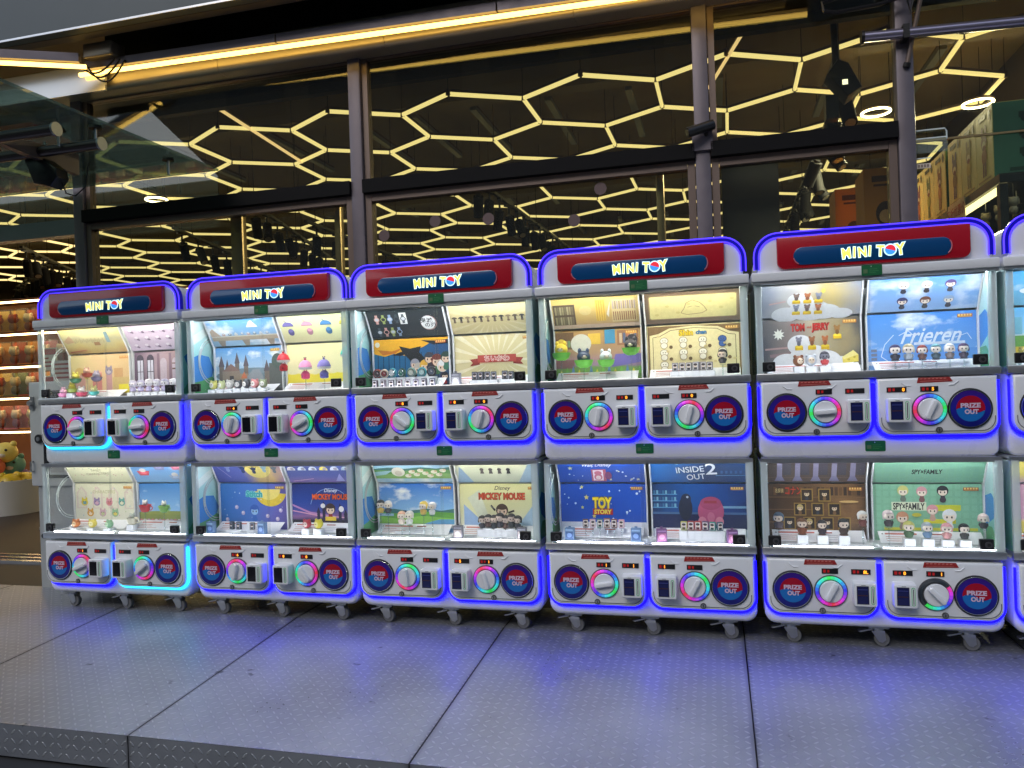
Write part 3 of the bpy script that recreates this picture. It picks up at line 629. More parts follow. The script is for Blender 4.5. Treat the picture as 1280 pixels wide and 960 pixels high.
# ------------------------------------------------------------------ flat printed artwork
class Art:
    """draws printed shapes on a sheet, in centimetres from its lower left corner"""
    def __init__(s, mb, O, U, V, N): s.b = mb; s.O = O; s.U = U; s.V = V; s.N = N; s.k = 0
    def _p(s, x, y): return tuple(s.O+s.U*x+s.V*y+s.N*(.0004+s.k*.00007))
    def poly(s, pts, m):
        s.k += 1; s.b.add([s._p(x,y) for x,y in pts], [tuple(range(len(pts)))], m)
    def rect(s, x0, y0, x1, y1, m): s.poly([(x0,y0),(x1,y0),(x1,y1),(x0,y1)], m)
    def ell(s, cx, cy, rx, ry, m, a0=0, a1=360, n=22, rot=0):
        c, q = math.cos(rot), math.sin(rot); pts = []
        for i in range(n+(0 if a1-a0 >= 360 else 1)):
            t = math.radians(a0+(a1-a0)*i/n); x, y = rx*math.cos(t), ry*math.sin(t); pts.append((cx+x*c-y*q, cy+x*q+y*c))
        s.poly(pts, m)
    def line(s, pts, w, m):
        for (x0,y0),(x1,y1) in zip(pts[:-1], pts[1:]):
            d = math.hypot(x1-x0,y1-y0) or 1; nx, ny = -(y1-y0)/d*w/2, (x1-x0)/d*w/2
            s.poly([(x0-nx,y0-ny),(x1-nx,y1-ny),(x1+nx,y1+ny),(x0+nx,y0+ny)], m)
    def text(s, body, cx, cy, h, m, bold=0., shear=0., rot=0., space=1., fit=0.):
        s.k += 1; s.b.text(body, s._p(cx,cy), s.U, s.V, h, m, bold, shear, rot, 'CENTER', fit, space)
    def otext(s, body, cx, cy, h, m, mo, bold=.02, **k):
        s.text(body, cx, cy, h, mo, bold+.045, **k); s.text(body, cx, cy, h, m, bold, **k)
    def doll(s, cx, cy, h, skin, hair, cloth):           # a generic big-headed toy figure
        r = h*.28
        s.ell(cx, cy+h*.14, h*.17, h*.17, cloth); s.poly([(cx-h*.14,cy),(cx+h*.14,cy),(cx+h*.11,cy+h*.42),(cx-h*.11,cy+h*.42)], cloth)
        s.ell(cx, cy+h*.68, r*1.12, r*1.12, hair); s.ell(cx, cy+h*.60, r*.86, r*.78, skin); s.ell(cx, cy+h*.80, r*.95, r*.42, hair)
        s.ell(cx-r*.38, cy+h*.59, r*.13, r*.2, P(40,30,34)); s.ell(cx+r*.38, cy+h*.59, r*.13, r*.2, P(40,30,34))
    def blob(s, cx, cy, r, c, c2):
        s.ell(cx, cy, r, r*.85, c); s.ell(cx-r*.6, cy+r*.8, r*.28, r*.4, c); s.ell(cx+r*.6, cy+r*.8, r*.28, r*.4, c); s.ell(cx, cy-r*.15, r*.55, r*.4, c2)
        s.ell(cx-r*.35, cy+r*.2, r*.1, r*.14, P(40,34,40)); s.ell(cx+r*.35, cy+r*.2, r*.1, r*.14, P(40,34,40))
    def corner_tag(s, c=(150,70,40)):
        s.rect(34, 21.2, 39.6, 22.6, P(*c)); 
        for i in range(5): s.rect(34.3+i*1.05, 21.75, 35.0+i*1.05, 22.5, P(236,196,110))
        s.rect(34.4, 21.35, 39.2, 21.55, P(230,180,90))
interior()

# ------------------------------------------------------------------ the capsule machines
S = .95
DZ = -.751                                 # lower deck offset of the control boards
MESH = {}
def cached(key, name, fn, parent, smooth=30):
    if key not in MESH:
        b = MB(); fn(b); o = b.build(name, parent, smooth); MESH[key] = o.data; return o
    return link(name, MESH[key], parent)
HUES = []
def rainbow(i, n=24):
    import colorsys
    k = (i % n)
    t_ = (k/n) % 1; hh = .36+.62*(t_*2 if t_ < .5 else 2-t_*2); c = colorsys.hsv_to_rgb(hh % 1, .72, .88); return E('ring_%d' % k, tuple(v**2.2 for v in c), .42)
RING_OFF = mat('ring_dark', (.03,.04,.05), .3)
DIGIT = E('digit_orange', (1.,.30,.02), 2.2); DIGIT2 = E('digit_dim', (.35,.01,.01), .35)
SCREEN = E('reader_screen', (.008,.01,.05), .35, .15); SCREEN_OFF = mat('reader_screen_off', (.008,.008,.012), .12)
SLOT = E('slot_green', (.1,.35,.16), .25)
DISC_BG = ramp_mat('prize_disc', 2, -.07, .07, [(0,(20,26,110)),(.5,(36,36,150)),(1,(58,28,130))], .5, 18, .2)
DISC_RED = mat('disc_red', lin((166,18,44)), .25); DISC_BLUE = mat('disc_blue', lin((30,112,190)), .25)
DISC_TXT = mat('disc_text', lin((214,190,214)), .4)
def f_body(b):
    sh = [(x,z) for x,z in rrect(0,.92,.09,.393,.05,'bl br')]
    b.prism(sh, .035, .50, WHITE, .018, 3)
    b.prism(rrect(0,.92,.805,1.134,.03,'bl br',3), .035, .50, WHITE, .014, 3)
    b.box(.0,.92,.484,.50,.395,.803,WHITE2); b.box(.0,.92,.484,.50,1.136,1.556,WHITE2)      # back walls
    b.box(.012,.908,.03,.482,.3945,.425,WHITE2); b.box(.012,.908,.03,.482,1.1355,1.161,WHITE2)   # case floors
    b.box(.012,.908,.03,.482,.790,.8035,WHITE2)
    # front sills
    for z in (.3935,1.1345): b.prism(rrect(-.004,.924,z,z+.032,.004,n=2), .004, .029, ALU, .003)
    b.prism(rrect(.0,.92,.784,.8045,.003,n=2), .010, .034, ALU)
    # posters' holders: white side cheeks of both halves
    for z0 in (.425,1.161):
        for x in (.030,.444,.466,.899):
            b.prismx([(.188,z0),(.21,z0),(.21,z0+.256),(.122,z0+.388),(.104,z0+.388),(.184,z0+.25)], x, x+.006, WHITE2)
        b.box(.036,.444,.212,.218,z0+.001,z0+.25,WHITE2); b.box(.472,.899,.212,.218,z0+.001,z0+.25,WHITE2)
def f_header(b):
    b.prism(rrect(.014,.906,1.598,1.746,.085,'tr tl',8), .022, .48, WHITE, .008, 3)
def f_ledge(b):
    b.prism(rrect(-.012,.928,1.557,1.5975,.006,n=2), -.012, .498, WHITE, .006); b.prism(rrect(-.008,.924,1.546,1.5566,.003,n=2), -.004, .010, ALU)
def arch(r0, x0, x1, zt, y, n=8):
    pts = [(x0,y,1.612)]
    for i in range(n+1):
        a = PI-i/n*PI/2; pts.append((x0+r0+r0*math.cos(a), y, zt-r0+r0*math.sin(a)))
    for i in range(n+1):
        a = PI/2-i/n*PI/2; pts.append((x1-r0+r0*math.cos(a), y, zt-r0+r0*math.sin(a)))
    return pts+[(x1,y,1.612)]
def f_hled(b):
    # clear acrylic edge: two bright lines with a dimmer glowing band between them
    po, pi_ = arch(.098,.002,.918,1.764,.018), arch(.078,.022,.898,1.744,.018)
    b.tube(po, .0030, HEAD_LED2, 8); b.tube(pi_, .0030, HEAD_LED2, 8)
    for a, c, d, e in zip(po[:-1], po[1:], pi_[1:], pi_[:-1]): b.add([a,c,d,e], [(0,1,2,3)], HEAD_LED)
    bk = [(x,.05,z) for x,y,z in po]
    for a, c, d, e in zip(po[:-1], po[1:], bk[1:], bk[:-1]): b.add([a,e,d,c], [(0,1,2,3)], HEAD_LED)
def f_red(b): b.prism(rrect(.095,.830,1.606,1.7405,.030,'bl br',6), -.002, .0215, RED, .005)
def f_navy(b):
    b.prism(rrect(.160,.762,1.618,1.693,.036,n=8), -.006, -.0025, NAVY, .002)
    b.tube([(.757-.034+.037*math.cos(a),-.006,1.657+.038*math.sin(a)) for a in [(-.9+i/8*1.5) for i in range(9)]], .0022, P(205,110,120), 6)  # pale arcs paint a highlight on both panel ends
    b.tube([(.163+.034+.037*math.cos(a),-.006,1.657+.038*math.sin(a)) for a in [(PI+.2+i/6*.9) for i in range(7)]], .0022, P(205,110,120), 6)
def f_mini(b):
    Ux, Vz = Vector((1,0,0)), Vector((0,0,1)); x = .352
    seq = [('M',.048,.10,-.001,.046),('I',.022,-.06,.001,.046),('N',.042,.05,.0,.044),('I',.022,-.10,.002,.044),(' ',.014,0,0,0),('T',.036,-.06,.0,.047),('O',.044,0,-.001,.05),('Y',.038,.10,.002,.050)]; x = .342; Ux = Ux*.80
    for ch, wd, ro, dz, h in seq:
        if ch == 'O':
            c = (x+wd/2, 1.656)
            b.cyl((c[0],-.0066,c[1]),(c[0],-.0072,c[1]),.025,LETTER_W,n=24); 
            b.add([(c[0]+.020*math.cos(t),-.0082,c[1]+.020*math.sin(t)) for t in [-.3+i/14*PI for i in range(15)]], [tuple(range(15))], LETTER_R)
            b.add([(c[0]+.020*math.cos(t),-.0080,c[1]+.020*math.sin(t)) for t in [PI-.3+i/14*PI for i in range(15)]], [tuple(range(15))], LETTER_B)
        elif ch != ' ':
            b.text(ch, (x+wd/2,-.0070,1.656+dz), Ux, Vz, h*.9, LETTER_W, .085, 0, ro); b.text(ch, (x+wd/2,-.0080,1.656+dz), Ux, Vz, h*.9, LETTER_Y, .035, 0, ro)
        x += wd*.92
def f_sticker(b):
    b.prism(rrect(.421,.499,-.022,.022,.005,n=3), -.0018, 0, GREEN)
    for i, (w_, z) in enumerate(((.03,.004),(.036,-.004),(.024,-.011))): b.box(.450,.450+w_,-.0024,-.0019,z-.0014,z+.0014,P(60,130,80))
    b.box(.428,.444,-.0024,-.0019,-.012,.004,P(90,120,80)); b.ball((.458,-.002,.015),.002,P(200,220,210))
def board_poly(x0, x1): return rrect(x0,x1,.896,1.130,.058,'bl br',8)
def f_board(x0, x1):
    def f(b):
        pol = board_poly(x0,x1)
        b.prism(pol, 0, .0305, WHITE, .012, 3)
        g = P(84,86,92)    # fine groove at the lower corners
        for pts in ([(x0+.013,-.0002,.97)]+[(x0+.061+.048*math.cos(a),-.0002,.957+.046*math.sin(a)) for a in [PI+i/8*PI/2 for i in range(9)]]+[(x1-.14,-.0002,.911)],
                    [(x1-.013,-.0002,.97)]+[(x1-.061+.048*math.cos(a),-.0002,.957+.046*math.sin(a)) for a in [-i/8*PI/2 for i in range(9)]]+[(x0+.14,-.0002,.911)]):
            b.tube(pts, .0016, g, 5)
        # bright moulded hooks beside the red notice
        xm = x0+.195
        for s in (-1,1): b.tube([(xm+s*.105,-.001,1.112),(xm+s*.088,-.002,1.098),(xm+s*.070,-.001,1.098)], .0028, WHITE2, 5)
    return f
def f_strip(x0, x1, m_):
    def f(b):
        g = .0075; r = .064; pts = [(x0-g,.024,1.112)]
        pts += [(x0-g+r+r*math.cos(a),.024,.896-g+r+r*math.sin(a)) for a in [PI+i/8*PI/2 for i in range(9)]]
        pts += [(x1+g-r+r*math.cos(a),.024,.896-g+r+r*math.sin(a)) for a in [1.5*PI+i/8*PI/2 for i in range(9)]] + [(x1+g,.024,1.112)]
        b.tube(pts, .0048, m_, 8)
    return f
def f_disc(b):
    b.cyl((0,0,0),(0,-.006,0),.082,BLACK,.080,40); b.torus((0,-.0062,0),.0745,.0022,CHROME,'y',40,6)
    b.cyl((0,-.0061,0),(0,-.0072,0),.0725,DISC_BG,n=40)
    def swirl(top):
        pts = []; R = .052
        if top:
            pts = [(R*math.cos(t),R*math.sin(t)) for t in [-.15+i/16*(PI+.2) for i in range(17)]]
            pts += [(-R+2*R*u, -.004+.012*math.sin(2*PI*u)) for u in [i/10 for i in range(1,10)]]
        else:
            pts = [(R*math.cos(t),R*math.sin(t)) for t in [PI-.05+i/16*(PI+.05) for i in range(17)]]
            pts += [(R-2*R*u, -.006-.012*math.sin(2*PI*u)) for u in [i/10 for i in range(1,10)]]
        return pts
    for tp, m_, yy in ((False,DISC_BLUE,-.0077),(True,DISC_RED,-.0082)):
        pp = swirl(tp); b.add([(x,yy,z) for x,z in pp], [tuple(range(len(pp)))], m_)
def f_disc_txt(b):
    b.text('PRIZE',(0,-.0090,.013),(1,0,0),(0,0,1),.0175,DISC_TXT,.05,0,0,'CENTER',.072); b.text('OUT',(0.003,-.0090,-.012),(1,0,0),(0,0,1),.0175,DISC_TXT,.05,0,0,'CENTER',.050)
def f_dial(b): b.cyl((0,0,0),(0,-.004,0),.067,mat('dial_rim',(.10,.10,.11),.3),.066,36)
def f_ring(dim, ph):
    def f(b): b.torus((0,-.006,0),.0555,.0070,None,'y',48,8,mats=[(RING_OFF if dim and 4 < (j) % 48 < 30 else rainbow((j//2)+ph)) for j in range(48)])
    return f
def f_knob(b):
    b.lathe([(.0455,.003),(.0455,.012),(.043,.015),(0,.015)], (0,0,0), WHITE2, 32, 'y')
    i0 = len(b.v); b.prism(rrect(-.0105,.0105,-.042,.042,.009,n=4), -.034, -.012, WHITE, .005, 3)
def f_reader(b): b.prism(rrect(0,.088,0,.098,.009,n=4), -.052, .001, WHITE2, .006, 3)
def f_screen(on):
    def f(b):
        m_ = SCREEN if on else SCREEN_OFF
        b.box(.010,.056,-.0532,-.0521,.012,.086,BLACK); b.box(.012,.054,-.0538,-.0533,.014,.084,m_)
        if on: b.box(.014,.052,-.0542,-.0539,.046,.050,P(60,30,34)); b.box(.014,.052,-.0542,-.0539,.070,.074,P(44,52,120))
        b.box(.028,.044,-.0530,-.0521,.0885,.0905,P(120,124,130))
    return f
def f_slot(b):
    b.prism(rrect(.064,.078,.012,.086,.006,n=4), -.0530, -.0521, SLOT); b.prism(rrect(.0665,.0755,.015,.083,.004,n=4), -.0536, -.0531, WHITE2); b.box(.0695,.0725,-.0541,-.0537,.018,.080,BLACK)
def f_display(w_, digit, pos):
    def f(b):
        b.box(0,w_,-.003,.001,0,.021,BLACK)
        b.box(.006,.016,-.0034,-.0031,.004,.017,DIGIT2); b.box(.022,.030,-.0034,-.0031,.005,.016,DIGIT2)
        if digit: b.text(digit,(w_*pos,-.0036,.0105),(1,0,0),(0,0,1),.013,DIGIT,.03)
    return f
def f_lock(b):
    b.cyl((0,0,0),(0,-.005,0),.0125,DARKGREY,n=20); b.cyl((0,-.005,0),(0,-.0065,0),.009,STEEL,n=16); b.box(-.0015,.0015,-.0072,-.0066,-.006,.006,BLACK)
def f_notice(b):
    rd = P(150,34,34); b.add([(0,-.0006,0),(.132,-.0006,.003),(.122,.0012,.022),(.006,.0012,.022)], [(0,1,2,3)], rd)
    for k in range(7): b.add([(x,-.0012+.0008*(z/.022),z) for x,z in ((.012+.0145*k,.014),(.021+.0145*k,.0145),(.022+.0145*k,.0195),(.013+.0145*k,.019))], [(0,1,2,3)], P(205,120,110))
    b.add([(.012,-.0010,.0055),(.115,-.0010,.008),(.115,-.0009,.0095),(.012,-.0009,.0072)], [(0,1,2,3)], P(200,130,120))
def f_pane(x0, x1, y, z0, z1):
    def f(b): b.box(x0,x1,y,y+.004,z0,z1,CLEAR)
    return f
def f_latch(b):
    b.prism(rrect(0,.052,0,.042,.004,n=2), -.014, .0, BLACK, .003); b.cyl((.031,-.014,.020),(.031,-.019,.020),.013,DARKGREY,n=18); b.cyl((.031,-.019,.020),(.031,-.020,.020),.007,BLACK,n=12)
def f_postc(x0, x1):
    def f(b): b.prismz(rrect(x0,x1,.008,.03,.004,n=2), 0, 1, ACRYL)
    return f
def f_caster(b):
    b.box(-.035,.045,-.03,.03,.080,.0895,STEEL); b.cyl((.008,0,.080),(.008,0,.070),.024,STEEL,n=16)
    b.prismx([(-.022,.070),(.022,.070),(.020,.058),(-.020,.058)], -.012,.030,STEEL)
    for s in (-1,1): b.add([(x,s*.018,z) for x,z in ((-.022,.066),(.030,.066),(.034,.030),(.020,.018),(.006,.022))], [(0,1,2,3,4)], STEEL); 
    b.rings([[(x,-.016,z) for x,z in ((-.02,.07),(-.066,.058),(-.074,.062),(-.02,.076))],[(x,.016,z) for x,z in ((-.02,.07),(-.066,.058),(-.074,.062),(-.02,.076))]], STEEL)
def f_wheel(b):
    b.lathe([(.010,-.013),(.027,-.013),(.030,-.009),(.030,.009),(.027,.013),(.010,.013)], (.02,0,.030), mat('wheel_rubber',(.15,.15,.15),.5), 22, 'y'); b.cyl((.02,-.015,.030),(.02,.015,.030),.009,STEEL,n=10)
def f_lightstrip(m_):
    def f(b): b.box(.045,.440,.026,.038,0,.0035,m_); b.box(.478,.895,.026,.038,0,.0035,m_)
    return f
def f_sidewall_clear(b):
    b.box(.0,.004,.032,.48,0,1,CLEAR)
def f_hoop(b):
    for R_, r_ in ((.125,.0028),(.112,.0022)): b.torus((.008,.215,.20),R_,r_,ACRYL,'x',40,6)
    b.tube([(.008,.215-.118*math.cos(a),.20+.118*math.sin(a)) for a in [-.3+i/8*.9 for i in range(9)]], .004, ACRYL, 6)
def f_sidewall_art(b):
    base = ramp_mat('side_art', 2, 0, .39, [(0,(120,190,160)),(.35,(150,214,214)),(1,(214,238,240))], .5, 7, .15)
    b.box(.906,.911,.032,.48,0,.388,base)
    for nx, xx in ((-1,.9058),(1,.9112)):
        A_ = Art(b, Vector((xx,.03,0)), Vector((0,.01,0)), Vector((0,0,.01)), Vector((nx,0,0)))
        A_.poly([(2,20),(8,24),(18,21),(30,12),(36,3),(28,2),(16,8),(6,13)], mat('side_blue', lin((70,140,214)), .15)); A_.poly([(0,2),(8,9),(20,8),(36,2),(36,0.5),(0,.5)], mat('side_green', lin((90,160,110)), .15)); A_.ell(30,30,4.5,4.5,mat('side_pale', lin((226,240,238)), .15))

def f_sidewall_left(b):
    base = mat('side_art', (.5,.5,.5), .15)
    b.box(.001,.005,.032,.48,0,.388,base)
    A_ = Art(b, Vector((.0052,.48,0)), Vector((0,-.01,0)), Vector((0,0,.01)), Vector((1,0,0)))
    A_.poly([(44,19),(38,21),(30,20),(26,13),(28,9),(36,6),(44,5)], mat('side_blue', lin((70,140,214)), .15)); A_.poly([(44,6),(36,7),(28,9.4),(20,5),(16,.5),(44,.5)], mat('side_green', lin((110,180,150)), .15)); A_.poly([(44,30),(36,34),(28,37),(24,36),(34,30),(44,25)], mat('side_pale', lin((226,240,238)), .15))
CASE_DESC = {}
def machine(k, cfg):
    t = empty('capsule_machine', (k*S+(.013 if k == 1 else 0),0,0), cfg['label'], 'capsule machine', 'double-deck capsule machines in a row')
    cached('body','cabinet',f_body,t)
    cached('ledge','ledge',f_ledge,t)
    h = cached('header','header',f_header,t)
    cached('hled','led_arch',f_hled,h); cached('red','sign_board',f_red,h); cached('navy','sign_panel',f_navy,h); cached('mini','lettering',f_mini,h,0)
    for z in (1.577,.851):
        o = cached('sticker','green_sticker',f_sticker,t); o.location = (0, -.0125 if z > 1 else .0345, z)
    for deck in (0,1):
        dz = DZ*deck
        for side in (0,1):
            u = cfg['units'][deck*2+side]; x0, x1 = ((.011,.444),(.468,.909))[side]
            key = (side,)
            bo = cached(('board',)+key,'control_board',f_board(x0,x1),t); bo.location.z = dz
            st = cached(('strip',)+key+(u['led'],),'led_strip',f_strip(x0,x1,CYAN_LED if u['led'] == 'c' else BLUE_LED),bo)
            if u['led'] == 'c': st['label'] = 'cyan glowing strip'
            no = cached('notice','red_notice',f_notice,bo); no.location = ((.160,.616)[side],-.0008,1.1075)
            d = cached('disc','prize_door',f_disc,t); d.location = ((.113,.807)[side],-.0002,1.0+dz); cached('disct','lettering',f_disc_txt,d,0)
            di = cached('dial','dial',f_dial,t); di.location = ((.264,.660)[side],-.0002,1.0+dz)
            cached(('ring',u.get('dim',0),u['ph']),'light_ring',f_ring(u.get('dim',0),u['ph']),di)
            kn = cached('knob','knob',f_knob,di); kn.location.y = -.004; kn.rotation_euler.y = u['rot']
            r = cached('reader','card_reader',f_reader,t); r.location = ((.346,.496)[side],0,.951+dz)
            cached(('screen',u['on']),'screen',f_screen(u['on']),r); cached('slot','slot',f_slot,r)
            xs = ((.230,.345),(.503,.628))[side]
            for q in (0,1):
                w_ = (.064,.074)[q] if side == 0 else (.074,.066)[q]
                dg, ps = u['dig'][q]
                o = cached(('disp',w_,dg,ps),'digit_display',f_display(w_,dg,ps),t); o.location = (xs[q],0,1.0725+dz)
            o = cached('lock','lock',f_lock,t); o.location = ((.229,.693)[side],0,.916+dz)
        z0 = (1.1665,.4255)[deck]; z1 = (1.5565,.7895)[deck]
        cached(('pa',deck),'glass_door',f_pane(.030,.452,.014,z0,z1),t,0); cached(('pb',deck),'glass_door',f_pane(.436,.886,.020,z0,z1),t,0)
        for s, xx in ((0,.022),(1,.826)):
            o = cached('latch','case_latch',f_latch,t); o.location = (xx,.0135,z0+.008)
        for s, (a, c) in enumerate(((.0,.028),(.888,.920))):
            o = cached(('pc',s),'corner_post',f_postc(a,c),t); o.location.z = z0; o.scale.z = z1-z0
        o = cached('swc','side_pane',f_sidewall_clear,t,0) if k == 0 else cached('swl','side_panel',f_sidewall_left,t,0); o.location.z = z0-.004; o.scale.z = (z1-z0) if k == 0 else (z1-z0)/.39
        o = cached('hoop','hoop',f_hoop,t); o.location.z = z0-.03
        o = cached('swa','side_panel',f_sidewall_art,t,0); o.location.z = z0-.004; o.scale.z = (z1-z0)/.39
        wl = cfg.get('warm',(0,0))[deck]
        o = cached(('ls',wl),'light_strip',f_lightstrip(CASE_LEDW if wl else CASE_LED),t); o.location.z = z1-(.0039,.0036)[deck]
        o = cached('lf','floor_light_strip',lambda b: (b.box(.045,.440,.031,.036,0,.003,CASE_LED2), b.box(.478,.895,.031,.036,0,.003,CASE_LED2)),t); o.location.z = (1.1612,.4252)[deck]
        for side in (0,1):
            poster(t, cfg['art'][deck*2+side], deck, side)
    for x in (.10,.45,.79):
        for y in (.09,.43):
            c = cached('caster','caster',f_caster,t); c.location = (x,y,0); c.rotation_euler.z = 0 if y < .2 else .6
            cached('wheel','wheel',f_wheel,c)
    return t
def poster(t, spec, deck, side):
    """the backdrop of one half case: an upright sheet, a sloping sheet above it and an information card"""
    fn, name = spec
    x0 = (.037,.473)[side]; wd = (.406,.425)[side]; z0 = (1.161,.425)[deck]
    sx = wd/41*1.0
    low, up = fn                                            # (base material, drawing) pairs
    b = MB(); b.box(x0,x0+wd,.196,.2115,z0+.001,z0+.246,low[0])
    low[1](Art(b, Vector((x0,.196,z0+.001)), Vector((sx,0,0)), Vector((0,0,.0102)), Vector((0,-1,0))))
    o = b.build('backdrop', t, 0); o['label'] = name+' backdrop'
    p0 = Vector((x0,.186,z0+.254)); p1 = Vector((x0,.108,z0+.386)); V = (p1-p0); n = Vector((0,-V.z,V.y)).normalized(); n = -n if n.z > 0 else n
    b = MB(); q = -n*.004
    b.add([p0,p0+Vector((wd,0,0)),p1+Vector((wd,0,0)),p1,p0+q,p0+q+Vector((wd,0,0)),p1+q+Vector((wd,0,0)),p1+q], [(0,1,2,3),(7,6,5,4),(0,4,5,1),(3,2,6,7)], up[0])
    up[1](Art(b, p0, Vector((sx,0,0)), V/18.5, n))
    b.build('sloping_backdrop', t, 0)
    b = MB(); e = .0011; c = WHITE2
    b.add([(x0+.012,.120,z0+.004),(x0+wd-.012,.120,z0+.004),(x0+wd-.012,.188,z0+.042),(x0+.012,.188,z0+.042)], [(0,1,2,3)], mat('card_white',(.82,.83,.86),.4))
    nrm = Vector((0,-.038,.068)).normalized(); A_ = Art(b, Vector((x0+.012,.120,z0+.004)), Vector((.01,0,0)), Vector((0,.068,.038))/7.8, nrm)
    rnd = random.Random(deck*7+side*3+int(x0*100)+len(name))
    A_.poly([(1.2,5.6),(2.0,5.6),(1.6,6.5)], P(30,30,30)); A_.rect(2.6,5.5,14+rnd.random()*4,6.5,P(196,110,100)); A_.rect(20,5.6,25,6.4,P(160,80,70))
    for r in range(3): A_.rect(2.6,1.2+1.3*r,9+rnd.random()*6,1.6+1.3*r,P(190,140,130)); A_.rect(20,1.4+1.3*r,25+rnd.random()*6,1.7+1.3*r,P(170,172,190))
    b.build('info_card', t, 0)

# ---- artwork of the twenty-four half cases: each returns ((base, draw), (base, draw))
def Z(deck): return ((1.161,1.41),(.425,.675))[deck]
def ZU(deck): return ((1.41,1.55),(.675,.81))[deck]
def art_m1ul():
    lo = ramp_mat('a_m1ul',0,.04,.44,[(0,(222,206,150)),(.5,(226,196,150)),(1,(222,190,140))],.5,9)
    def dl(a):
        a.rect(0,0,41,3.5,P(226,214,206)); a.rect(15,3,21.5,14,P(214,140,130)); a.ell(18.2,14,3.3,.8,P(232,170,160)); a.rect(24.5,2,28.5,16,P(196,150,150)); a.rect(29,4,40,11,P(206,178,120)); a.rect(30,11,36,16,P(204,160,110)); a.rect(1,4,10,13,P(206,160,150)); a.ell(6,15,3,2,P(214,180,110)); a.rect(33,2,40,7,P(232,216,60)); a.corner_tag((196,120,90)); a.blob(26.5,14.5,2.6,P(150,140,160),P(200,190,200)); a.blob(11,12.5,2.2,P(214,190,70),P(120,180,130))
    up = ramp_mat('a_m1ulu',2,1.41,1.55,[(0,(196,160,110)),(.3,(206,190,130)),(.6,(190,184,150)),(1,(235,226,160))],.6,9)
    def du(a):
        for i in range(16): a.rect(8+i*1.3,8+(i%3)*.6,8.8+i*1.3,10.5+(i%2),P(176,166,130))
        a.rect(21,6,25,8.5,P(160,124,90)); a.poly([(1,10),(6,14),(8,9),(3,8)],P(190,160,130)); a.rect(30,8,32.5,16,P(132,160,170)); a.poly([(2,1),(14,2.6),(14,3),(2,1.6)],P(190,100,90))
    return ((lo,dl),(up,du))
def art_m1ur():
    lo = ramp_mat('a_m1ur',0,.47,.90,[(0,(110,90,110)),(.4,(172,150,160)),(1,(150,116,110))],.5,8)
    def dl(a):
        for x in (1.5,8,): a.rect(x,8,x+4.5,20,P(70,62,76)); a.ell(x+2.25,20,2.25,2.6,P(70,62,76),0,180); a.rect(x+.5,8.5,x+4,19.5,P(206,206,220)); a.rect(x+2.1,8.5,x+2.5,20,P(90,80,94)); a.rect(x+.5,13,x+4,13.4,P(90,80,94))
        for x in (14.5,22): a.rect(x,5,x+1.6,23,P(132,108,122)); a.rect(x+2,8,x+6,18,P(190,176,190)); a.ell(x+4,18,2,2.4,P(190,176,190),0,180)
        a.rect(24,14,38,14.8,P(110,80,70)); a.rect(24,17,38,17.6,P(120,90,80)); a.rect(0,3.5,41,7.2,P(120,96,104)); a.rect(30,8,37,14,P(206,186,130)); a.corner_tag((140,100,90)); a.ell(33,10,2.6,3,P(226,216,210))
    up = mat('a_m1uru', lin((206,190,214)),.4)
    def du(a):
        for r in range(3):
            for c in range(6): a.ell(4+c*6.6+(r%2)*2,3.5+r*5.6,1.8,1.1,P(188,172,200),rot=.4); a.ell(4.9+c*6.6+(r%2)*2,2.8+r*5.6,1.1,.7,P(120,104,132),rot=-.5); a.ell(4+c*6.6+(r%2)*2,4.2+r*5.6,1.2,.9,P(226,218,232))
    return ((lo,dl),(up,du))
def art_m2ul():
    lo = cloud_mat('a_m2ul',1.25,1.41,(190,212,226),(86,150,206),(236,240,240),11,.54)
    def dl(a):
        st, sd_, dk = P(150,134,116), P(120,108,98), P(78,78,76)
        a.ell(22,9,22,4,P(120,140,150)); a.rect(24,10,34,12.5,P(130,150,160))
        for x, w_, h in ((2,3,17),(6,2.2,15),(12,2.6,18.5),(17.5,2.6,17),(30,3,14),(35,5,17)): a.rect(x,4,x+w_,h-3,sd_); a.poly([(x-.4,h-3),(x+w_+.4,h-3),(x+w_/2,h+3)],P(96,88,92))
        a.rect(4,4,15,11.5,st); a.poly([(4,11.5),(15,11.5),(9.5,15.5)],P(140,110,100)); a.rect(8.5,5,11,9,P(70,66,66)); a.rect(15,4,20,10,P(160,140,116))
        a.poly([(14,3),(32,3),(27,12),(23,12)],P(150,156,160)); a.poly([(15.5,7.5),(19.5,7.5),(17.5,11)],P(206,120,84)); a.rect(0,2.5,7,7,dk); a.rect(33,2.5,41,15,P(92,96,92)); a.ell(38,16,3.4,4,P(80,92,84)); a.rect(0,0,41,3,P(110,112,112)); a.corner_tag((170,130,50))
    up = cloud_mat('a_m2ulu',1.41,1.55,(160,190,214),(96,156,206),(238,240,240),7,.5,3.)
    def du(a):
        br = P(176,160,136); a.rect(1,4,41,7,br); a.rect(1,6.6,41,7.4,P(206,196,176))
        for x in (5,20,35): a.poly([(x,0),(x+2.4,0),(x+3.6,4.2),(x-1.2,4.2)],P(150,136,120))
        for i in range(9): a.ell(5+i*3.8,8.3,1.1,.9,P(*[(150,170,190),(190,160,150),(120,140,150),(200,200,196)][i%4])); a.ell(5+i*3.8,9,.6,.7,P(206,206,206))
        a.poly([(1,7.4),(1,11),(3,13),(5,10),(7,7.4)],P(190,170,150)); a.poly([(24,13),(31,13),(28,17.6),(26.5,17)],P(238,238,236))
    return ((lo,dl),(up,du))
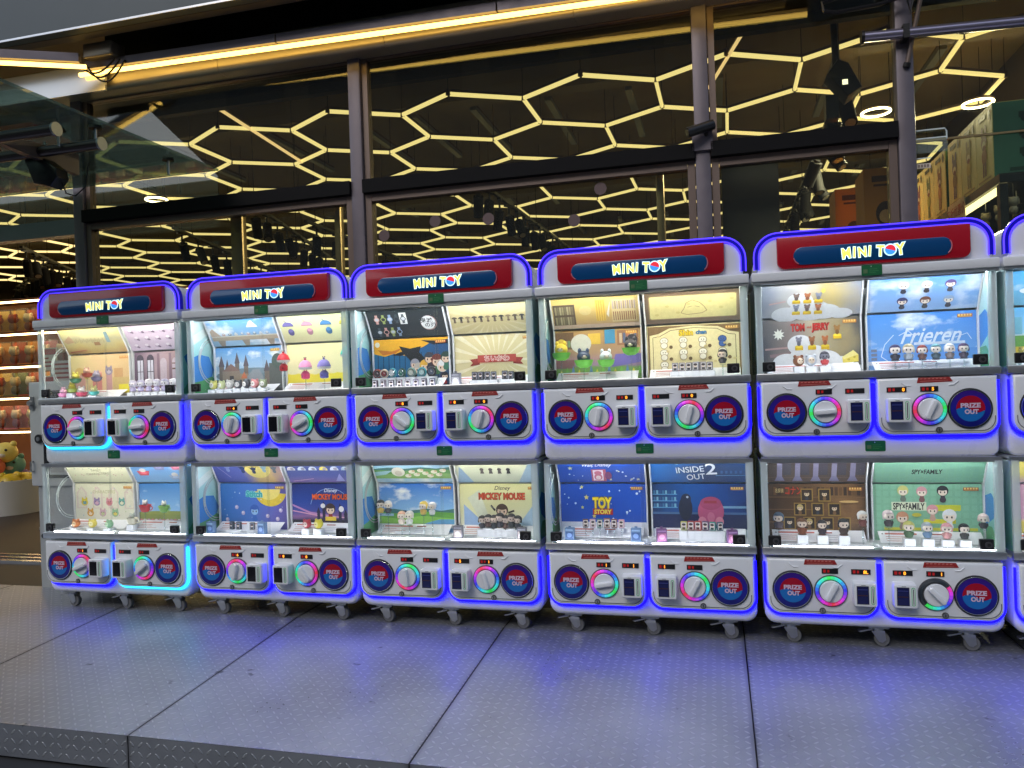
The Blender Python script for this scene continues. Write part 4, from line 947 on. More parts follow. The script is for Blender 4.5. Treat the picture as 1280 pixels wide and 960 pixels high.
def art_m2ur():
    lo = ramp_mat('a_m2ur',2,1.161,1.41,[(0,(240,222,60)),(.34,(240,222,70)),(.36,(232,226,176)),(1,(238,230,170))],.12,20)
    def dl(a): a.ell(36,9,3,1.2,P(230,224,180)); a.rect(36.8,20.2,39,22.5,P(80,60,40)); a.rect(35.6,20.4,36.4,22.2,P(120,90,60))
    up = ramp_mat('a_m2uru',2,1.41,1.55,[(0,(226,220,170)),(1,(228,232,170))],.2,12)
    def du(a):
        for x, c in ((4.5,(120,112,176)),(15,(226,160,180)),(25.5,(84,140,190)),(36,(220,206,60))):
            m_, m2 = P(*c), P(c[0]*3//4,c[1]*3//4,c[2]*3//4); a.ell(x,12,3.1,2.6,m_,0,180); a.rect(x-3.1,11.5,x+3.1,12,m2); a.ell(x+.8,7.5,1.7,2.4,m2); a.ell(x+.8,8.6,1.3,1.2,m_); a.line([(x-.6,14.4),(x-1.6,16)],.5,m2)
    return ((lo,dl),(up,du))
def art_m3ul():
    lo = ramp_mat('a_m3ul',0,.04,.44,[(0,(40,110,150)),(.5,(30,92,136)),(1,(34,70,110))],.3,12)
    def dl(a):
        for x in range(2,41,3): a.line([(x,3),(x+.2,17)],.35,P(16,44,66))
        a.poly([(0,24),(0,17),(6,15.5),(11,16.8),(17,15.6),(22,18),(27,19.5),(31,21.5),(36,22),(41,23),(41,24)],P(226,166,36)); a.poly([(2,19),(10,18),(16,19.6),(12,17),(5,16.2)],P(190,110,30))
        dk = P(22,24,28); a.poly([(14,20.5),(20,19),(26,20),(25,17),(28,14),(24,11),(25,3),(20,3),(21,12),(16,17)],dk); a.poly([(10,16),(15,17.6),(20,17),(15,15.6)],dk); a.poly([(26,23),(34,22.4),(41,23),(41,21),(33,20.5)],dk)
        for x, y, h, hr, cl in ((22.5,6,8,(150,150,160),(90,110,120)),(24.5,3,9,(190,180,170),(70,120,150)),(28,4,9.4,(220,170,60),(220,226,230)),(30.4,8,9,(60,60,70),(70,110,140)),(31.8,3,9,(40,36,44),(130,80,150)),(34.6,6,10,(110,50,40),(60,110,70)),(37.4,3.4,9.4,(226,226,226),(60,60,90)),(39.4,8,9,(40,60,50),(60,110,90)),(38.6,1,6,(40,40,46),(190,60,60))): a.doll(x,y,h,P(226,196,170),P(*hr),P(*cl))
        a.ell(2.2,21.5,1.3,1.3,P(225,222,200)); a.corner_tag((170,60,40))
    up = mat('a_m3ulu',(.012,.016,.018),.4)
    def du(a):
        for r, n_ in ((0,4),(1,5)):
            for c in range(n_):
                x, y = 5+c*3.6, 4+r*8.6; cc = [(70,76,80),(200,150,140),(150,160,90),(130,150,180),(60,64,68)][(c+r)%5]
                if r and c == 4: a.rect(x-1.9,y-3.6,x+1.9,y+4,P(206,206,200))
                a.rect(x-.7,y-3,x+.7,y+3,P(*cc)); a.ell(x,y,1.5,1.5,P(*cc)); a.ell(x,y,1.05,1.05,P(30,34,38) if c%2 else P(190,190,196))
        a.ell(32.6,9,4.3,4.9,P(150,110,105)); a.ell(32.3,9.2,3.9,4.5,P(222,222,220)); a.text('鬼滅',31.6,10.6,2.4,P(40,40,44),.02); a.text('の刃',33.2,7.6,2.2,P(40,40,44),.02)
    return ((lo,dl),(up,du))
def rays(a, cx, cy, n, c, R=40):
    for i in range(n):
        t = 2*PI*i/n; a.poly([(cx+5*math.cos(t),cy+4*math.sin(t)),(cx+R*math.cos(t-.05),cy+R*math.sin(t-.05)),(cx+R*math.cos(t+.05),cy+R*math.sin(t+.05))], c)
def clipped_rays(a, cx, cy, n, c, W=41, H=24):
    for i in range(n):
        q = []
        for d in (-.05,.05):
            t = 2*PI*i/n+d; dx, dy = math.cos(t), math.sin(t); s = 99
            if dx > 1e-6: s = min(s,(W-cx)/dx)
            if dx < -1e-6: s = min(s,-cx/dx)
            if dy > 1e-6: s = min(s,(H-cy)/dy)
            if dy < -1e-6: s = min(s,-cy/dy)
            q.append((cx+dx*s,cy+dy*s))
        t = 2*PI*i/n; a.poly([(cx+6*math.cos(t),cy+4*math.sin(t)),q[0],q[1]], c)
def art_m3ur():
    lo = ramp_mat('a_m3ur',2,1.161,1.41,[(0,(206,196,150)),(1,(216,200,150))],.2,10)
    def dl(a):
        clipped_rays(a,21,11.5,22,P(228,218,182)); rd = P(168,66,56); a.poly([(7.5,9),(12.5,9.6),(12.5,12.8),(7.5,12.2),(9,10.6)],P(140,52,44)); a.poly([(34,12.4),(29,12.8),(29,9.6),(34,9.2),(32.6,10.6)],P(140,52,44)); a.rect(11.5,10.6,30.5,14.2,rd)
        a.otext('ちいかわ',21,12.4,2.3,P(170,60,52),P(240,236,228),.01); a.corner_tag((168,90,50))
    up = ramp_mat('a_m3uru',2,1.41,1.55,[(0,(206,190,140)),(.7,(214,198,146)),(1,(240,226,170))],.2,10)
    def du(a):
        clipped_rays(a,21,9,22,P(220,206,160),41,18.4)
        for i in range(12): x = 2.2+i*3.3; cc = P(*[(96,84,70),(60,56,54),(150,130,100)][i%3]); a.ell(x,10.3,1.35,1.2,cc,0,180); a.rect(x-.5,8.2,x+.5,10.3,cc); a.ell(x,8,.7,.6,P(120,100,80))
    return ((lo,dl),(up,du))
def art_m4ul():
    lo = ramp_mat('a_m4ul',2,1.161,1.41,[(0,(120,170,80)),(.25,(110,150,70)),(.3,(150,120,150)),(.55,(170,140,110)),(1,(190,150,90))],.12,14)
    def dl(a):
        wd = P(110,84,60); a.rect(0,15,9,23,wd)
        for i in range(6): a.rect(.6+i*1.4,16,1.7+i*1.4,19,P(*[(190,170,130),(120,150,110),(170,100,80)][i%3]))
        a.rect(16,17,22,22,P(226,190,80)); a.rect(24,17,29,23.5,P(70,140,180)); a.ell(12.5,17.5,5,4.5,P(214,216,206)); a.rect(30,16,40,23,P(150,110,80))
        for i in range(5): a.rect(31+i*1.7,17,32.3+i*1.7,21.6,P(*[(200,180,150),(90,100,130),(180,110,90)][i%3]))
        a.poly([(27,6),(41,8),(41,12),(29,12)],P(110,100,170)); a.rect(0,6,9,10,P(130,90,90)); a.corner_tag((190,120,40))
        for i in range(14): a.poly([(1.5+i*2.9,3),(3.6+i*2.9,3),(2.6+i*2.9,5.5+(i%3))],P(*[(226,206,60),(110,180,70),(90,130,180)][i%3]))
        a.doll(3,13,7,P(238,226,200),P(230,200,80),P(230,190,40)); a.doll(37,13,8,P(238,226,200),P(50,50,56),P(80,140,90))
    up = ramp_mat('a_m4ulu',2,1.41,1.55,[(0,(190,164,140)),(.3,(200,170,110)),(1,(226,204,130))],.2,12)
    def du(a):
        a.rect(.5,1,11,15,P(96,80,66))
        for r in range(2):
            for i in range(8): a.rect(1.3+i*1.15,2.4+r*6.4,2.2+i*1.15,7.4+r*6.4,P(*[(150,140,110),(120,110,90),(170,160,130)][i%3]))
        a.ell(16,11,3,3,P(214,196,140)); a.rect(21,4,25.5,17,P(226,190,90))
        for i in range(4): a.rect(21.4+i*1.1,4,21.8+i*1.1,17,P(200,160,70))
        a.poly([(26,8),(28,16),(27,6)],P(230,226,214)); a.rect(28.5,3,40,17,P(214,196,150))
        for i in range(11): a.rect(29+i,4,29.5+i,9.4,P(150,110,80)); a.rect(29+i,11,29.6+i,16,P(*[(170,160,170),(150,130,110)][i%2]))
        a.rect(0,0,41,2.4,P(200,176,160))
    return ((lo,dl),(up,du))
def art_m4ur():
    lo = ramp_mat('a_m4ur',2,1.161,1.41,[(0,(226,214,160)),(1,(232,220,168))],.1,20)
    def dl(a):
        br = P(120,96,64); a.rect(.4,.4,40.6,23.6,br); cr = P(230,218,166); a.poly([(1.2,3),(39.8,3),(39.8,19.5),(36,20.2),(31,22.6),(20.5,23.4),(10,22.6),(5,20.2),(1.2,19.5)],cr)
        a.line([(2.6,3),(2.6,18.6),(5.6,19),(10.5,21.6),(20.5,22.4),(30.5,21.6),(35.4,19),(38.4,18.6),(38.4,3)],.25,P(90,76,56))
        a.otext('Shin',17.2,20.4,2.6,P(236,206,40),P(120,90,30),.03); a.otext('chan',23.8,20.4,1.8,P(70,130,180),P(40,70,110),.02)
        for r in range(3):
            for c in range(4):
                if r == 2 and c: continue
                x, y = 7.5+c*8.4, 16-r*5.4
                bl = (c == 3 and r == 0); m_ = P(60,90,150) if bl else P(236,232,214); o_ = P(40,56,100) if bl else P(150,136,104)
                a.ell(x,y+.9,1.9,1.6,o_); a.ell(x,y+.9,1.65,1.35,m_); a.ell(x,y-1.2,1.6,1.5,o_); a.ell(x,y-1.2,1.35,1.25,m_); a.ell(x-.5,y+1,.2,.25,P(70,60,50)); a.ell(x+.5,y+1,.2,.25,P(70,60,50)); a.ell(x+3,y-2,.8,.8,P(110,90,60))
        for i in range(9): a.ell(5+i*4.1,19-(i*7)%15,.7,.5,P(214,196,140))
        a.corner_tag((150,100,50))
    up = mat('a_m4uru', lin((110,92,76)),.5)
    def du(a):
        a.poly([(x,z) for x,z in rrect(1.5,39.5,2.5,17,1.2,n=4)],P(150,128,96)); a.poly([(x,z) for x,z in rrect(2,39,3,16.5,1,n=4)],P(222,212,150))
        ln = P(150,126,90); pts = [(15.5,6.2),(17,9),(17.8,12),(20.5,13.6),(23.6,12),(25.5,9.4),(26.6,7),(24.5,5.6),(21,5.2),(18,5),(15.5,6.2)]; a.line(pts,.3,ln); a.line([(18.4,9.4),(20.4,10)],.25,ln); a.line([(21.6,10),(23.6,9.2)],.25,ln)
        for i in range(8): a.ell(5+i*4.6,5.5+(i*5)%9,.9,.7,P(206,194,130)) if not 3 < i < 5 else None
    return ((lo,dl),(up,du))
def art_m1ll():
    lo = ramp_mat('a_m1ll',2,.425,.675,[(0,(232,230,214)),(1,(228,228,200))],.2,14)
    def dl(a):
        for i in range(4): a.poly([(1+i*11,10),(8+i*11,10),(8+i*11,19),(4.5+i*11,22.5),(1+i*11,19)],P(222,206,196)); a.poly([(2+i*11,10.5),(7+i*11,10.5),(7+i*11,18.6),(4.5+i*11,21.3),(2+i*11,18.6)],P(230,226,206))
        a.otext('CHARACTERS',20,19.4,1.8,P(190,190,150),P(238,232,200),.02)
        cs = [((228,206,60),(110,160,170)),((150,130,170),(214,170,190)),((220,150,160),(206,120,120)),((110,170,160),(236,230,200)),((214,160,60),(240,220,190)),((206,170,180),(190,200,150)),((150,190,150),(230,206,100))]
        for i, (c, d) in enumerate(cs): a.blob(6.5+(i%4)*8.6+(i//4)*4,13.5-(i//4)*6,2.3,P(*c),P(*d))
        for i in range(24): a.ell(1.5+(i*7.3)%38,4+(i*5.1)%18,.35,.35,P(*[(190,200,150),(226,180,190),(170,200,206)][i%3]))
        a.corner_tag((176,96,60))
    up = ramp_mat('a_m1llu',2,.675,.81,[(0,(220,222,190)),(1,(236,238,214))],.2,14)
    def du(a):
        a.otext('CHARACTERS',20,7.4,1.8,P(160,166,130),P(226,224,200),.02,rot=.04); a.otext('SWEET',20,10.2,1.6,P(160,166,130),P(226,224,200),.02)
        for i in range(26): a.ell(1.5+(i*7.3)%38,1.5+(i*5.3)%16,.4,.35,P(*[(160,170,120),(206,150,160),(140,170,180)][i%3]))
    return ((lo,dl),(up,du))
def art_m1lr():
    lo = cloud_mat('a_m1lr',.48,.675,(150,190,226),(60,130,206),(226,236,244),6,.6,1.)
    def dl(a): a.rect(0,3.5,41,8,P(130,140,70)); a.ell(20,8,21,1,P(140,150,76)); a.rect(0,2.5,41,4.2,P(200,180,176)); [a.ell(1+i*2.4,4,1,.7,P(*[(214,120,140),(226,206,214),(190,150,190)][i%3])) for i in range(17)]; a.corner_tag((150,90,50))
    up = cloud_mat('a_m1lru',.675,.81,(130,176,226),(90,150,220),(190,214,236),6,.56,2.)
    def du(a):
        for x, y, c in ((7,8.5,(206,70,90)),(18,13,(120,120,170)),(29,13,(206,110,140)),(26,5,(150,170,206)),(37,6,(160,190,150))): a.poly([(x-4,y+1),(x+4,y+1),(x+2.6,y-2.6),(x-2.6,y-2.6)],P(*c)); a.ell(x,y+1.6,2,1.6,P(226,222,222)); a.ell(x,y-.6,2,.8,P(min(255,c[0]+40),c[1]+40,c[2]+40))
    return ((lo,dl),(up,du))
def stars(a, n, H, c=(236,222,110), s=1., seed=1):
    r = random.Random(seed)
    for i in range(n):
        x, y, q = 1.5+r.random()*38, 1.5+r.random()*(H-3), (.35+.6*r.random())*s
        if i % 3 == 0: a.poly([(x+q*1.5*(1 if k%2==0 else .45)*math.sin(k*PI/5), y+q*1.5*(1 if k%2==0 else .45)*math.cos(k*PI/5)) for k in range(10)][::-1], P(*c))
        else: a.ell(x,y,q*.6,q*.6,P(214,226,238),n=8)
def art_m2ll():
    lo = ramp_mat('a_m2ll',0,.04,.44,[(0,(50,120,190)),(.5,(70,110,190)),(.8,(96,96,176)),(1,(90,80,150))],.4,7)
    def dl(a):
        a.ell(31,20,9.5,8,P(226,196,60),180,350); a.ell(30,21,7,5.6,P(240,220,120),180,360); a.otext('Stitch',21,18.6,3.2,P(60,170,170),P(150,220,214),.05)
        a.doll(21,4,9,P(150,190,226),P(46,90,170),P(50,100,180))
        for x, y in ((10,11.5),(4,5),(14,8.5),(37,10),(35,5.5),(29,7)): a.ell(x,y,1.1,1.1,P(196,180,206)); a.ell(x-.3,y+.3,.5,.5,P(236,230,236))
        stars(a,16,22,(220,226,236),.4,5); a.corner_tag((110,80,40))
    up = ramp_mat('a_m2llu',0,.04,.44,[(0,(70,76,150)),(.4,(86,96,170)),(.6,(200,170,110)),(.8,(206,170,110)),(1,(130,100,150))],.5,6)
    def du(a):
        a.ell(27,12,8,8.5,P(226,206,110),160,400); a.line([(2,14),(9,4)],.5,P(150,140,190))
        for i, (x, y) in enumerate(((9,11),(18,10),(24.5,9.5),(31,10.5),(37,10))): c = P(*[(140,150,190),(36,50,90),(30,40,70),(130,160,180),(90,100,110)][i]); a.ell(x,y+1.4,1.6,1.4,c); a.ell(x,y-1,1.1,1.5,c); a.poly([(x-2.4,y+3),(x-1,y+2),(x-1.4,y+1)],c); a.poly([(x+2.4,y+3),(x+1.4,y+1),(x+1,y+2)],c)
    return ((lo,dl),(up,du))
def art_m2lr():
    lo = ramp_mat('a_m2lr',2,.425,.675,[(0,(14,18,46)),(.2,(26,26,66)),(.3,(130,90,140)),(.42,(60,70,150)),(.6,(26,60,140)),(1,(18,36,104))],.12,8)
    def dl(a):
        a.line([(0,13),(10,9),(24,7)],.9,P(180,130,180)); a.line([(0,10),(14,7.6),(30,6.6)],.6,P(206,150,170)); a.poly([(0,3),(41,3),(41,5.5),(30,5),(20,6.6),(10,5),(0,5.4)],P(14,14,34))
        for x, h in ((14,12),(17,15),(26,14),(29,11)): a.rect(x,4,x+1.6,h-3,P(30,26,60)); a.poly([(x-.3,h-3),(x+1.9,h-3),(x+.8,h)],P(30,26,60))
        pts = [(21.5+11*math.cos(t),12+9.5*math.sin(t)) for t in [.5+i/14*2.5 for i in range(15)]]; a.line(pts,.25,P(150,180,226))
        a.text('Disney',22,20.6,1.9,P(236,236,240),.01,.3); a.otext('MICKEY MOUSE',22,17.3,2.7,P(226,96,40),P(110,20,14),.03,fit=21)
        a.doll(21.5,5,9,P(232,206,180),P(60,40,36),P(150,40,36)); a.rect(18.6,5,24.6,7,P(226,196,60)); a.ell(17.4,12.6,1.3,1.2,P(232,232,232)); a.ell(27.6,11,1.4,1.5,P(232,232,232)); a.corner_tag((190,130,60))
    up = ramp_mat('a_m2lru',2,.675,.81,[(0,(120,100,160)),(.3,(70,80,150)),(.7,(60,76,140)),(1,(80,90,140))],.3,8)
    def du(a):
        for i in range(7): x = 3+i*6; c = P(*[(214,206,206),(200,210,220),(214,220,226),(226,206,90),(210,214,220),(190,206,214),(206,214,206)][i]); a.ell(x,9.5,2.3,3,c,0,180); a.ell(x+.6,10.6,1,1,P(150,140,150))
        a.line([(2,1),(14,3)],.5,P(190,150,190)); a.poly([(26,1),(29,7),(31,1)],P(150,150,206))
    return ((lo,dl),(up,du))
def meadow(a, y, dark=0):
    g1, g2 = (P(96,160,60), P(130,186,74)) if not dark else (P(96,150,80), P(130,176,100))
    a.poly([(0,y+1.4),(8,y+2.2),(16,y+1.2),(26,y+2.4),(34,y+1.4),(41,y+2.4),(41,y-1),(0,y-1)],P(60,110,110)); a.poly([(0,3),(41,3),(41,y+.4),(28,y+1),(14,y-.4),(0,y+.6)],g1); a.poly([(0,3),(41,3),(41,y-2.4),(24,y-1.2),(10,y-2.8),(0,y-1.6)],g2)
def art_m3ll():
    lo = cloud_mat('a_m3ll',.50,.675,(150,196,232),(36,110,206),(240,244,248),9,.53,5.)
    def dl(a): meadow(a,9.2); a.poly([(24,4),(41,4),(41,6.4),(33,6.4)],P(96,160,206)); a.rect(0,2,41,4,P(232,232,236)); a.ell(14.5,9.6,1.3,1.1,P(36,40,70)); a.corner_tag((200,120,50)); a.rect(0,7.8,8,9,P(150,180,206))
    up = cloud_mat('a_m3llu',.74,.81,(170,206,232),(110,170,220),(236,240,244),7,.5,6.)
    def du(a):
        meadow(a,9,1); a.poly([(0,5),(6,6),(10,9),(4,8.4),(0,8)],P(150,190,206)); a.ell(13,8,3.6,3.4,P(226,222,214)); a.ell(13,7,2,2,P(206,196,186))
        for i in range(9): x, y = 18+i*2.4, 5+(i*3)%5; a.ell(x,y,1.7,1.3,P(226,222,206)); a.ell(x+1,y+.6,.8,.7,P(206,180,150))
        a.ell(24,15.6,1.3,1.4,P(230,226,220)); a.ell(24,17,.8,.8,P(60,56,60))
    return ((lo,dl),(up,du))
def art_m3lr():
    lo = ramp_mat('a_m3lr',2,.425,.675,[(0,(226,228,214)),(.5,(226,226,180)),(1,(230,228,170))],.25,8)
    def dl(a):
        a.poly([(2,3),(14,3),(2,14)],P(150,180,220)); a.poly([(28,3),(41,3),(41,20)],P(170,196,222)); a.poly([(4,17),(10,21),(16,3),(12,3)],P(214,220,200))
        a.text('Disney',21.5,22,2.,P(60,60,66),.01,.3); a.otext('MICKEY MOUSE',21,18,3.1,P(206,80,46),P(96,30,24),.03,fit=23)
        a.doll(21,4.8,9.6,P(232,206,186),P(70,52,44),P(150,50,46)); a.line([(17.6,11),(15.6,13.5)],.9,P(40,36,38)); a.line([(24,10),(27,11)],.9,P(40,36,38)); a.ell(19.4,4.6,1.6,.9,P(226,190,60)); a.ell(23.4,4.6,1.6,.9,P(226,190,60)); a.line([(15,13.5),(24,8),(28,8.6)],.12,P(170,180,190)); a.corner_tag((176,96,50))
    up = ramp_mat('a_m3lru',2,.675,.81,[(0,(206,214,196)),(1,(222,226,200))],.25,8)
    def du(a):
        a.poly([(0,0),(8,0),(2,12)],P(150,180,214)); a.poly([(30,0),(41,0),(41,14),(36,14)],P(160,186,214))
        for i in range(8): x = 4+i*4.2; c = P(*[(70,60,60),(90,70,60),(120,60,60)][i%3]); a.ell(x,15.6,.9,1,c); a.poly([(x-.9,13),(x+.9,13),(x+.4,15.5),(x-.4,15.5)],c)
        for i in range(4): x = 13+i*4.3; c = P(90,84,84) if i < 3 else P(40,38,40); a.ell(x,9.6,1,1.1,c); a.poly([(x-1,6.6),(x+1,6.6),(x+.5,9.5),(x-.5,9.5)],c)
    return ((lo,dl),(up,du))
def art_m4ll():
    lo = mat('a_m4ll', lin((20,76,176)),.4)
    def dl(a): a.rect(0,0,41,6,P(206,210,222)); stars(a,26,24,seed=3); a.rect(0,0,41,6.2,P(206,210,222)); a.otext('TOY',20.2,15.2,4.8,P(240,216,40),P(120,96,20),.05,fit=9.4); a.rect(15.6,9.6,25.2,12.4,P(170,34,34)); a.text('STORY',20.4,11,1.9,P(240,220,90),.05); a.corner_tag((176,96,50))
    up = mat('a_m4llu', lin((24,74,170)),.4)
    def du(a): stars(a,24,18,(220,216,150),seed=9); a.text('Walt Disney',19,12.6,2.2,P(236,236,240),.01,.3,fit=14); a.rect(16,1,23,9.4,P(176,90,110)); a.rect(16.8,1.6,21.6,8.8,P(226,216,226)); a.ell(19.2,4,2,2.2,P(196,110,130)); a.ell(19.2,6.8,1.8,1.5,P(196,110,130)); a.ell(19.2,3.6,1.2,1.4,P(226,206,206)); a.ell(24,5,1.6,2.8,P(120,60,100))
    return ((lo,dl),(up,du))
def art_m4lr():
    lo = ramp_mat('a_m4lr',0,.47,.90,[(0,(20,52,96)),(.4,(16,80,150)),(.6,(20,70,140)),(1,(22,48,100))],.4,9)
    def dl(a):
        for y in (13,16,19): a.rect(0,y,11,y+.4,P(90,150,190)); [a.rect(.5+i*1.3,y+.4,1.4+i*1.3,y+2,P(*[(60,110,150),(120,170,190),(40,80,130)][i%3])) for i in range(8)]
        a.rect(0,10.2,41,11.2,P(70,100,140)); a.rect(0,4,41,10.2,P(22,34,76)); a.rect(30,13,41,14,P(120,160,190)); a.rect(33,16,40,22,P(24,60,120))
        a.ell(14.5,13,3,5.5,P(26,34,56)); a.ell(14.8,17,2.2,2.6,P(30,38,60)); a.ell(15.4,18,.5,.5,P(190,200,210))
        pk = P(176,84,120); a.ell(25.4,11.6,5.6,6.4,pk); a.ell(25.4,15.2,4.6,3,P(160,70,104)); a.rect(22.6,15.2,28,16.4,P(150,50,60)); a.ell(21.6,7,1.8,2.2,P(206,130,150)); a.ell(29,7,1.8,2.2,P(206,130,150)); a.ell(25.4,9,1.6,2.2,P(196,110,140)); a.rect(0,0,41,3.6,P(190,196,214)); a.corner_tag((150,90,60))
    up = ramp_mat('a_m4lru',0,.47,.90,[(0,(30,110,190)),(.3,(40,90,150)),(.6,(24,50,90)),(1,(26,60,110))],.4,8)
    def du(a): a.line([(0,17.4),(12,12.5)],.5,P(190,226,240)); a.otext('INSIDE',17,9,4,P(226,230,234),P(40,60,90),.01,rot=.10,fit=12); a.otext('OUT',19.5,4,3.8,P(226,230,234),P(40,60,90),.01,rot=.12,fit=8); a.otext('2',26,9.4,7.6,P(226,230,234),P(40,60,90),.01,rot=.06); [a.rect(30+i*2,6,31+i*2,8,P(50,90,140)) for i in range(5)]; a.rect(28,4.6,41,5,P(90,140,180))
    return ((lo,dl),(up,du))
def steps(a, s=0):
    w_ = P(222,224,226)
    for x, y, rx, ry in ((10,4,6,4.4),(20,6,9,6),(16,12,5.4,4.4),(26,5,7,4.4),(33,3.5,5,3)): a.ell(x,y+s,rx,ry,w_)
def podium(a, x, y, c):
    a.rect(x-1.7,y,x+1.7,y+1.6,P(214,176,30)); a.ell(x,y+1.6,1.7,.6,P(236,206,60)); a.ell(x,y+4.3,1.15,1.2,P(*c)); a.ell(x-.9,y+5.4,.5,.6,P(*c)); a.ell(x+.9,y+5.4,.5,.6,P(*c)); a.ell(x,y+2.9,.8,1.1,P(c[0]*4//5,c[1]*4//5,c[2]*4//5))
def art_m5ul():
    lo = ramp_mat('a_m5ul',0,.04,.44,[(0,(84,86,90)),(.3,(140,128,122)),(.55,(176,166,140)),(.8,(150,136,100)),(1,(84,84,84))],.5,7)
    def dl(a):
        a.line([(1,11),(13,11.6)],.8,P(170,140,136)); a.line([(3,8),(14,9)],1.4,P(140,116,116)); a.rect(0,1,41,3,P(214,216,220)); steps(a,.5)
        a.poly([(7+2.6*(1 if k%2 else .55)*math.cos(k*PI/9),17.4+2.6*(1 if k%2 else .55)*math.sin(k*PI/9)) for k in range(18)],P(226,228,214))
        a.otext('TOM',15.2,20.2,3.1,P(190,50,40),P(96,24,20),.03,fit=6); a.text('and',20,20.2,1.1,P(190,60,46),.02,fit=1.7); a.otext('JERRY',24.8,20.2,2.9,P(190,50,40),P(96,24,20),.03,fit=7.6)
        for x, c in ((15.5,(130,132,146)),(21,(150,96,60)),(26.5,(176,106,64))): podium(a,x,10.2,c)
        a.poly([(33.6,4),(40,4.4),(40,7.4),(38,9.4),(33.4,6.6)],P(226,206,90)); a.poly([(33.4,6.6),(38,9.4),(40,7.4),(34,5.6)],P(236,222,140)); a.ell(36,5.4,.6,.5,P(190,166,60)); a.ell(38.4,6.4,.5,.5,P(190,166,60)); a.corner_tag((190,120,50)); podium(a,31.6,14.6,(150,110,60))
    up = ramp_mat('a_m5ulu',0,.04,.44,[(0,(140,146,160)),(.4,(190,184,176)),(.7,(190,170,110)),(1,(150,156,170))],.5,7)
    def du(a):
        steps(a,-2.5); a.line([(3,8),(10,9.4)],.8,P(196,160,156))
        for r in range(2):
            for c in range(3): podium(a,14.5+c*4.6,1.2+r*6.6,[(130,134,150),(120,100,90),(176,106,64)][(c+r)%3])
        a.ell(25.6,14.6,.9,1.4,P(206,196,90))
    return ((lo,dl),(up,du))
def art_m5ur():
    lo = cloud_mat('a_m5ur',1.19,1.41,(120,170,226),(70,136,214),(222,232,242),7,.55,8.)
    def dl(a):
        a.rect(0,4,41,8.5,P(96,150,220)); a.rect(0,2.4,41,4,P(196,206,226)); w_ = P(214,228,244); a.text('Frieren',24,14.6,6.8,w_,.012,.45,fit=23)
        pts = [(10,15),(6.5,11),(5,6),(8,3.6),(12,4.6)]; a.line(pts,.3,w_); a.line([(12,14.6),(15.5,16.6),(18,14),(16,10),(13,8.4)],.3,w_); a.rect(17.6,10.4,36.6,11.5,P(206,222,240)); a.line([(33,13),(37.5,14.6),(39,12)],.25,w_)
        for i in range(3): a.rect(1.2,4.4+i*1.8,3.4,5.6+i*1.8,P(110,120,140))
        a.corner_tag((176,106,60))
    up = cloud_mat('a_m5uru',1.41,1.55,(150,186,230),(96,150,220),(226,234,244),5,.5,9.)
    def du(a):
        for r in range(2):
            for c in range(3): a.doll(13+c*8.6,1.4+r*8.8,6.6,P(238,222,206),P(*[[(60,56,100),(110,66,50),(150,170,200)],[(214,216,224),(206,208,214),(90,70,120)]][r][c]),P(*[(46,46,60),(60,56,60),(70,66,76)][c]))
    return ((lo,dl),(up,du))
def art_m5ll():
    lo = ramp_mat('a_m5ll',0,.04,.44,[(0,(70,48,32)),(.5,(96,70,44)),(.8,(130,96,60)),(1,(76,54,36))],.5,9)
    def dl(a):
        for y in (7,12.6,18): a.rect(0,y,41,y+.35,P(120,90,58)); 
        for i in range(22): a.rect(.6+i*1.85,19,1.9+i*1.85,22.6,P(*[(80,56,40),(106,76,46),(60,44,34)][i%3]))
        a.otext('コナン',11,21,2.9,P(206,66,40),P(90,24,14),.02,fit=7); a.text('名探偵',5,21,1.5,P(206,190,130),.01,fit=3.6)
        for r, xs in ((0,(9,17.4,25,32)),(1,(13.6,21,28)),(2,(16.6,24))):
            for i, x in enumerate(xs):
                y = 4+r*6.2; a.rect(x-2.6,y,x+2.6,y+5.6,P(150,120,60)); a.rect(x-2.1,y+.5,x+2.1,y+5.1,P(46,36,28)); a.doll(x,y+.6,4.4,P(222,200,170),P(*[(40,36,38),(190,170,110),(60,46,40)][(i+r)%3]),P(*[(50,56,70),(120,90,60)][(i+r)%2]))
        a.ell(34,16.4,4,.5,P(206,170,110)); a.corner_tag((150,80,40))
    up = ramp_mat('a_m5llu',2,.675,.81,[(0,(84,64,50)),(.5,(66,52,44)),(1,(58,46,40))],.3,14)
    def du(a):
        for y in (3,15): a.rect(0,y,41,y+.5,P(96,74,56))
        for i in range(5): a.rect(4+i*7.6,4,6.2+i*7.6,14,P(130,124,150)); a.rect(6.4+i*7.6,5,10+i*7.6,13,P(56,50,60)); a.poly([(4+i*7.6,4),(6.2+i*7.6,4),(7.4+i*7.6,1),(3+i*7.6,1)],P(120,116,146))
        a.ell(10,15.5,2.4,.7,P(110,84,60)); a.ell(30,15.5,2.4,.7,P(110,84,60))
    return ((lo,dl),(up,du))
MINT = (136,190,160)
def plaid(a, H):
    for i in range(14): a.rect(i*3,0,i*3+1,H,P(130,184,154))
    for i in range(int(H/3)): a.rect(0,i*3,41,i*3+.9,P(130,184,154))
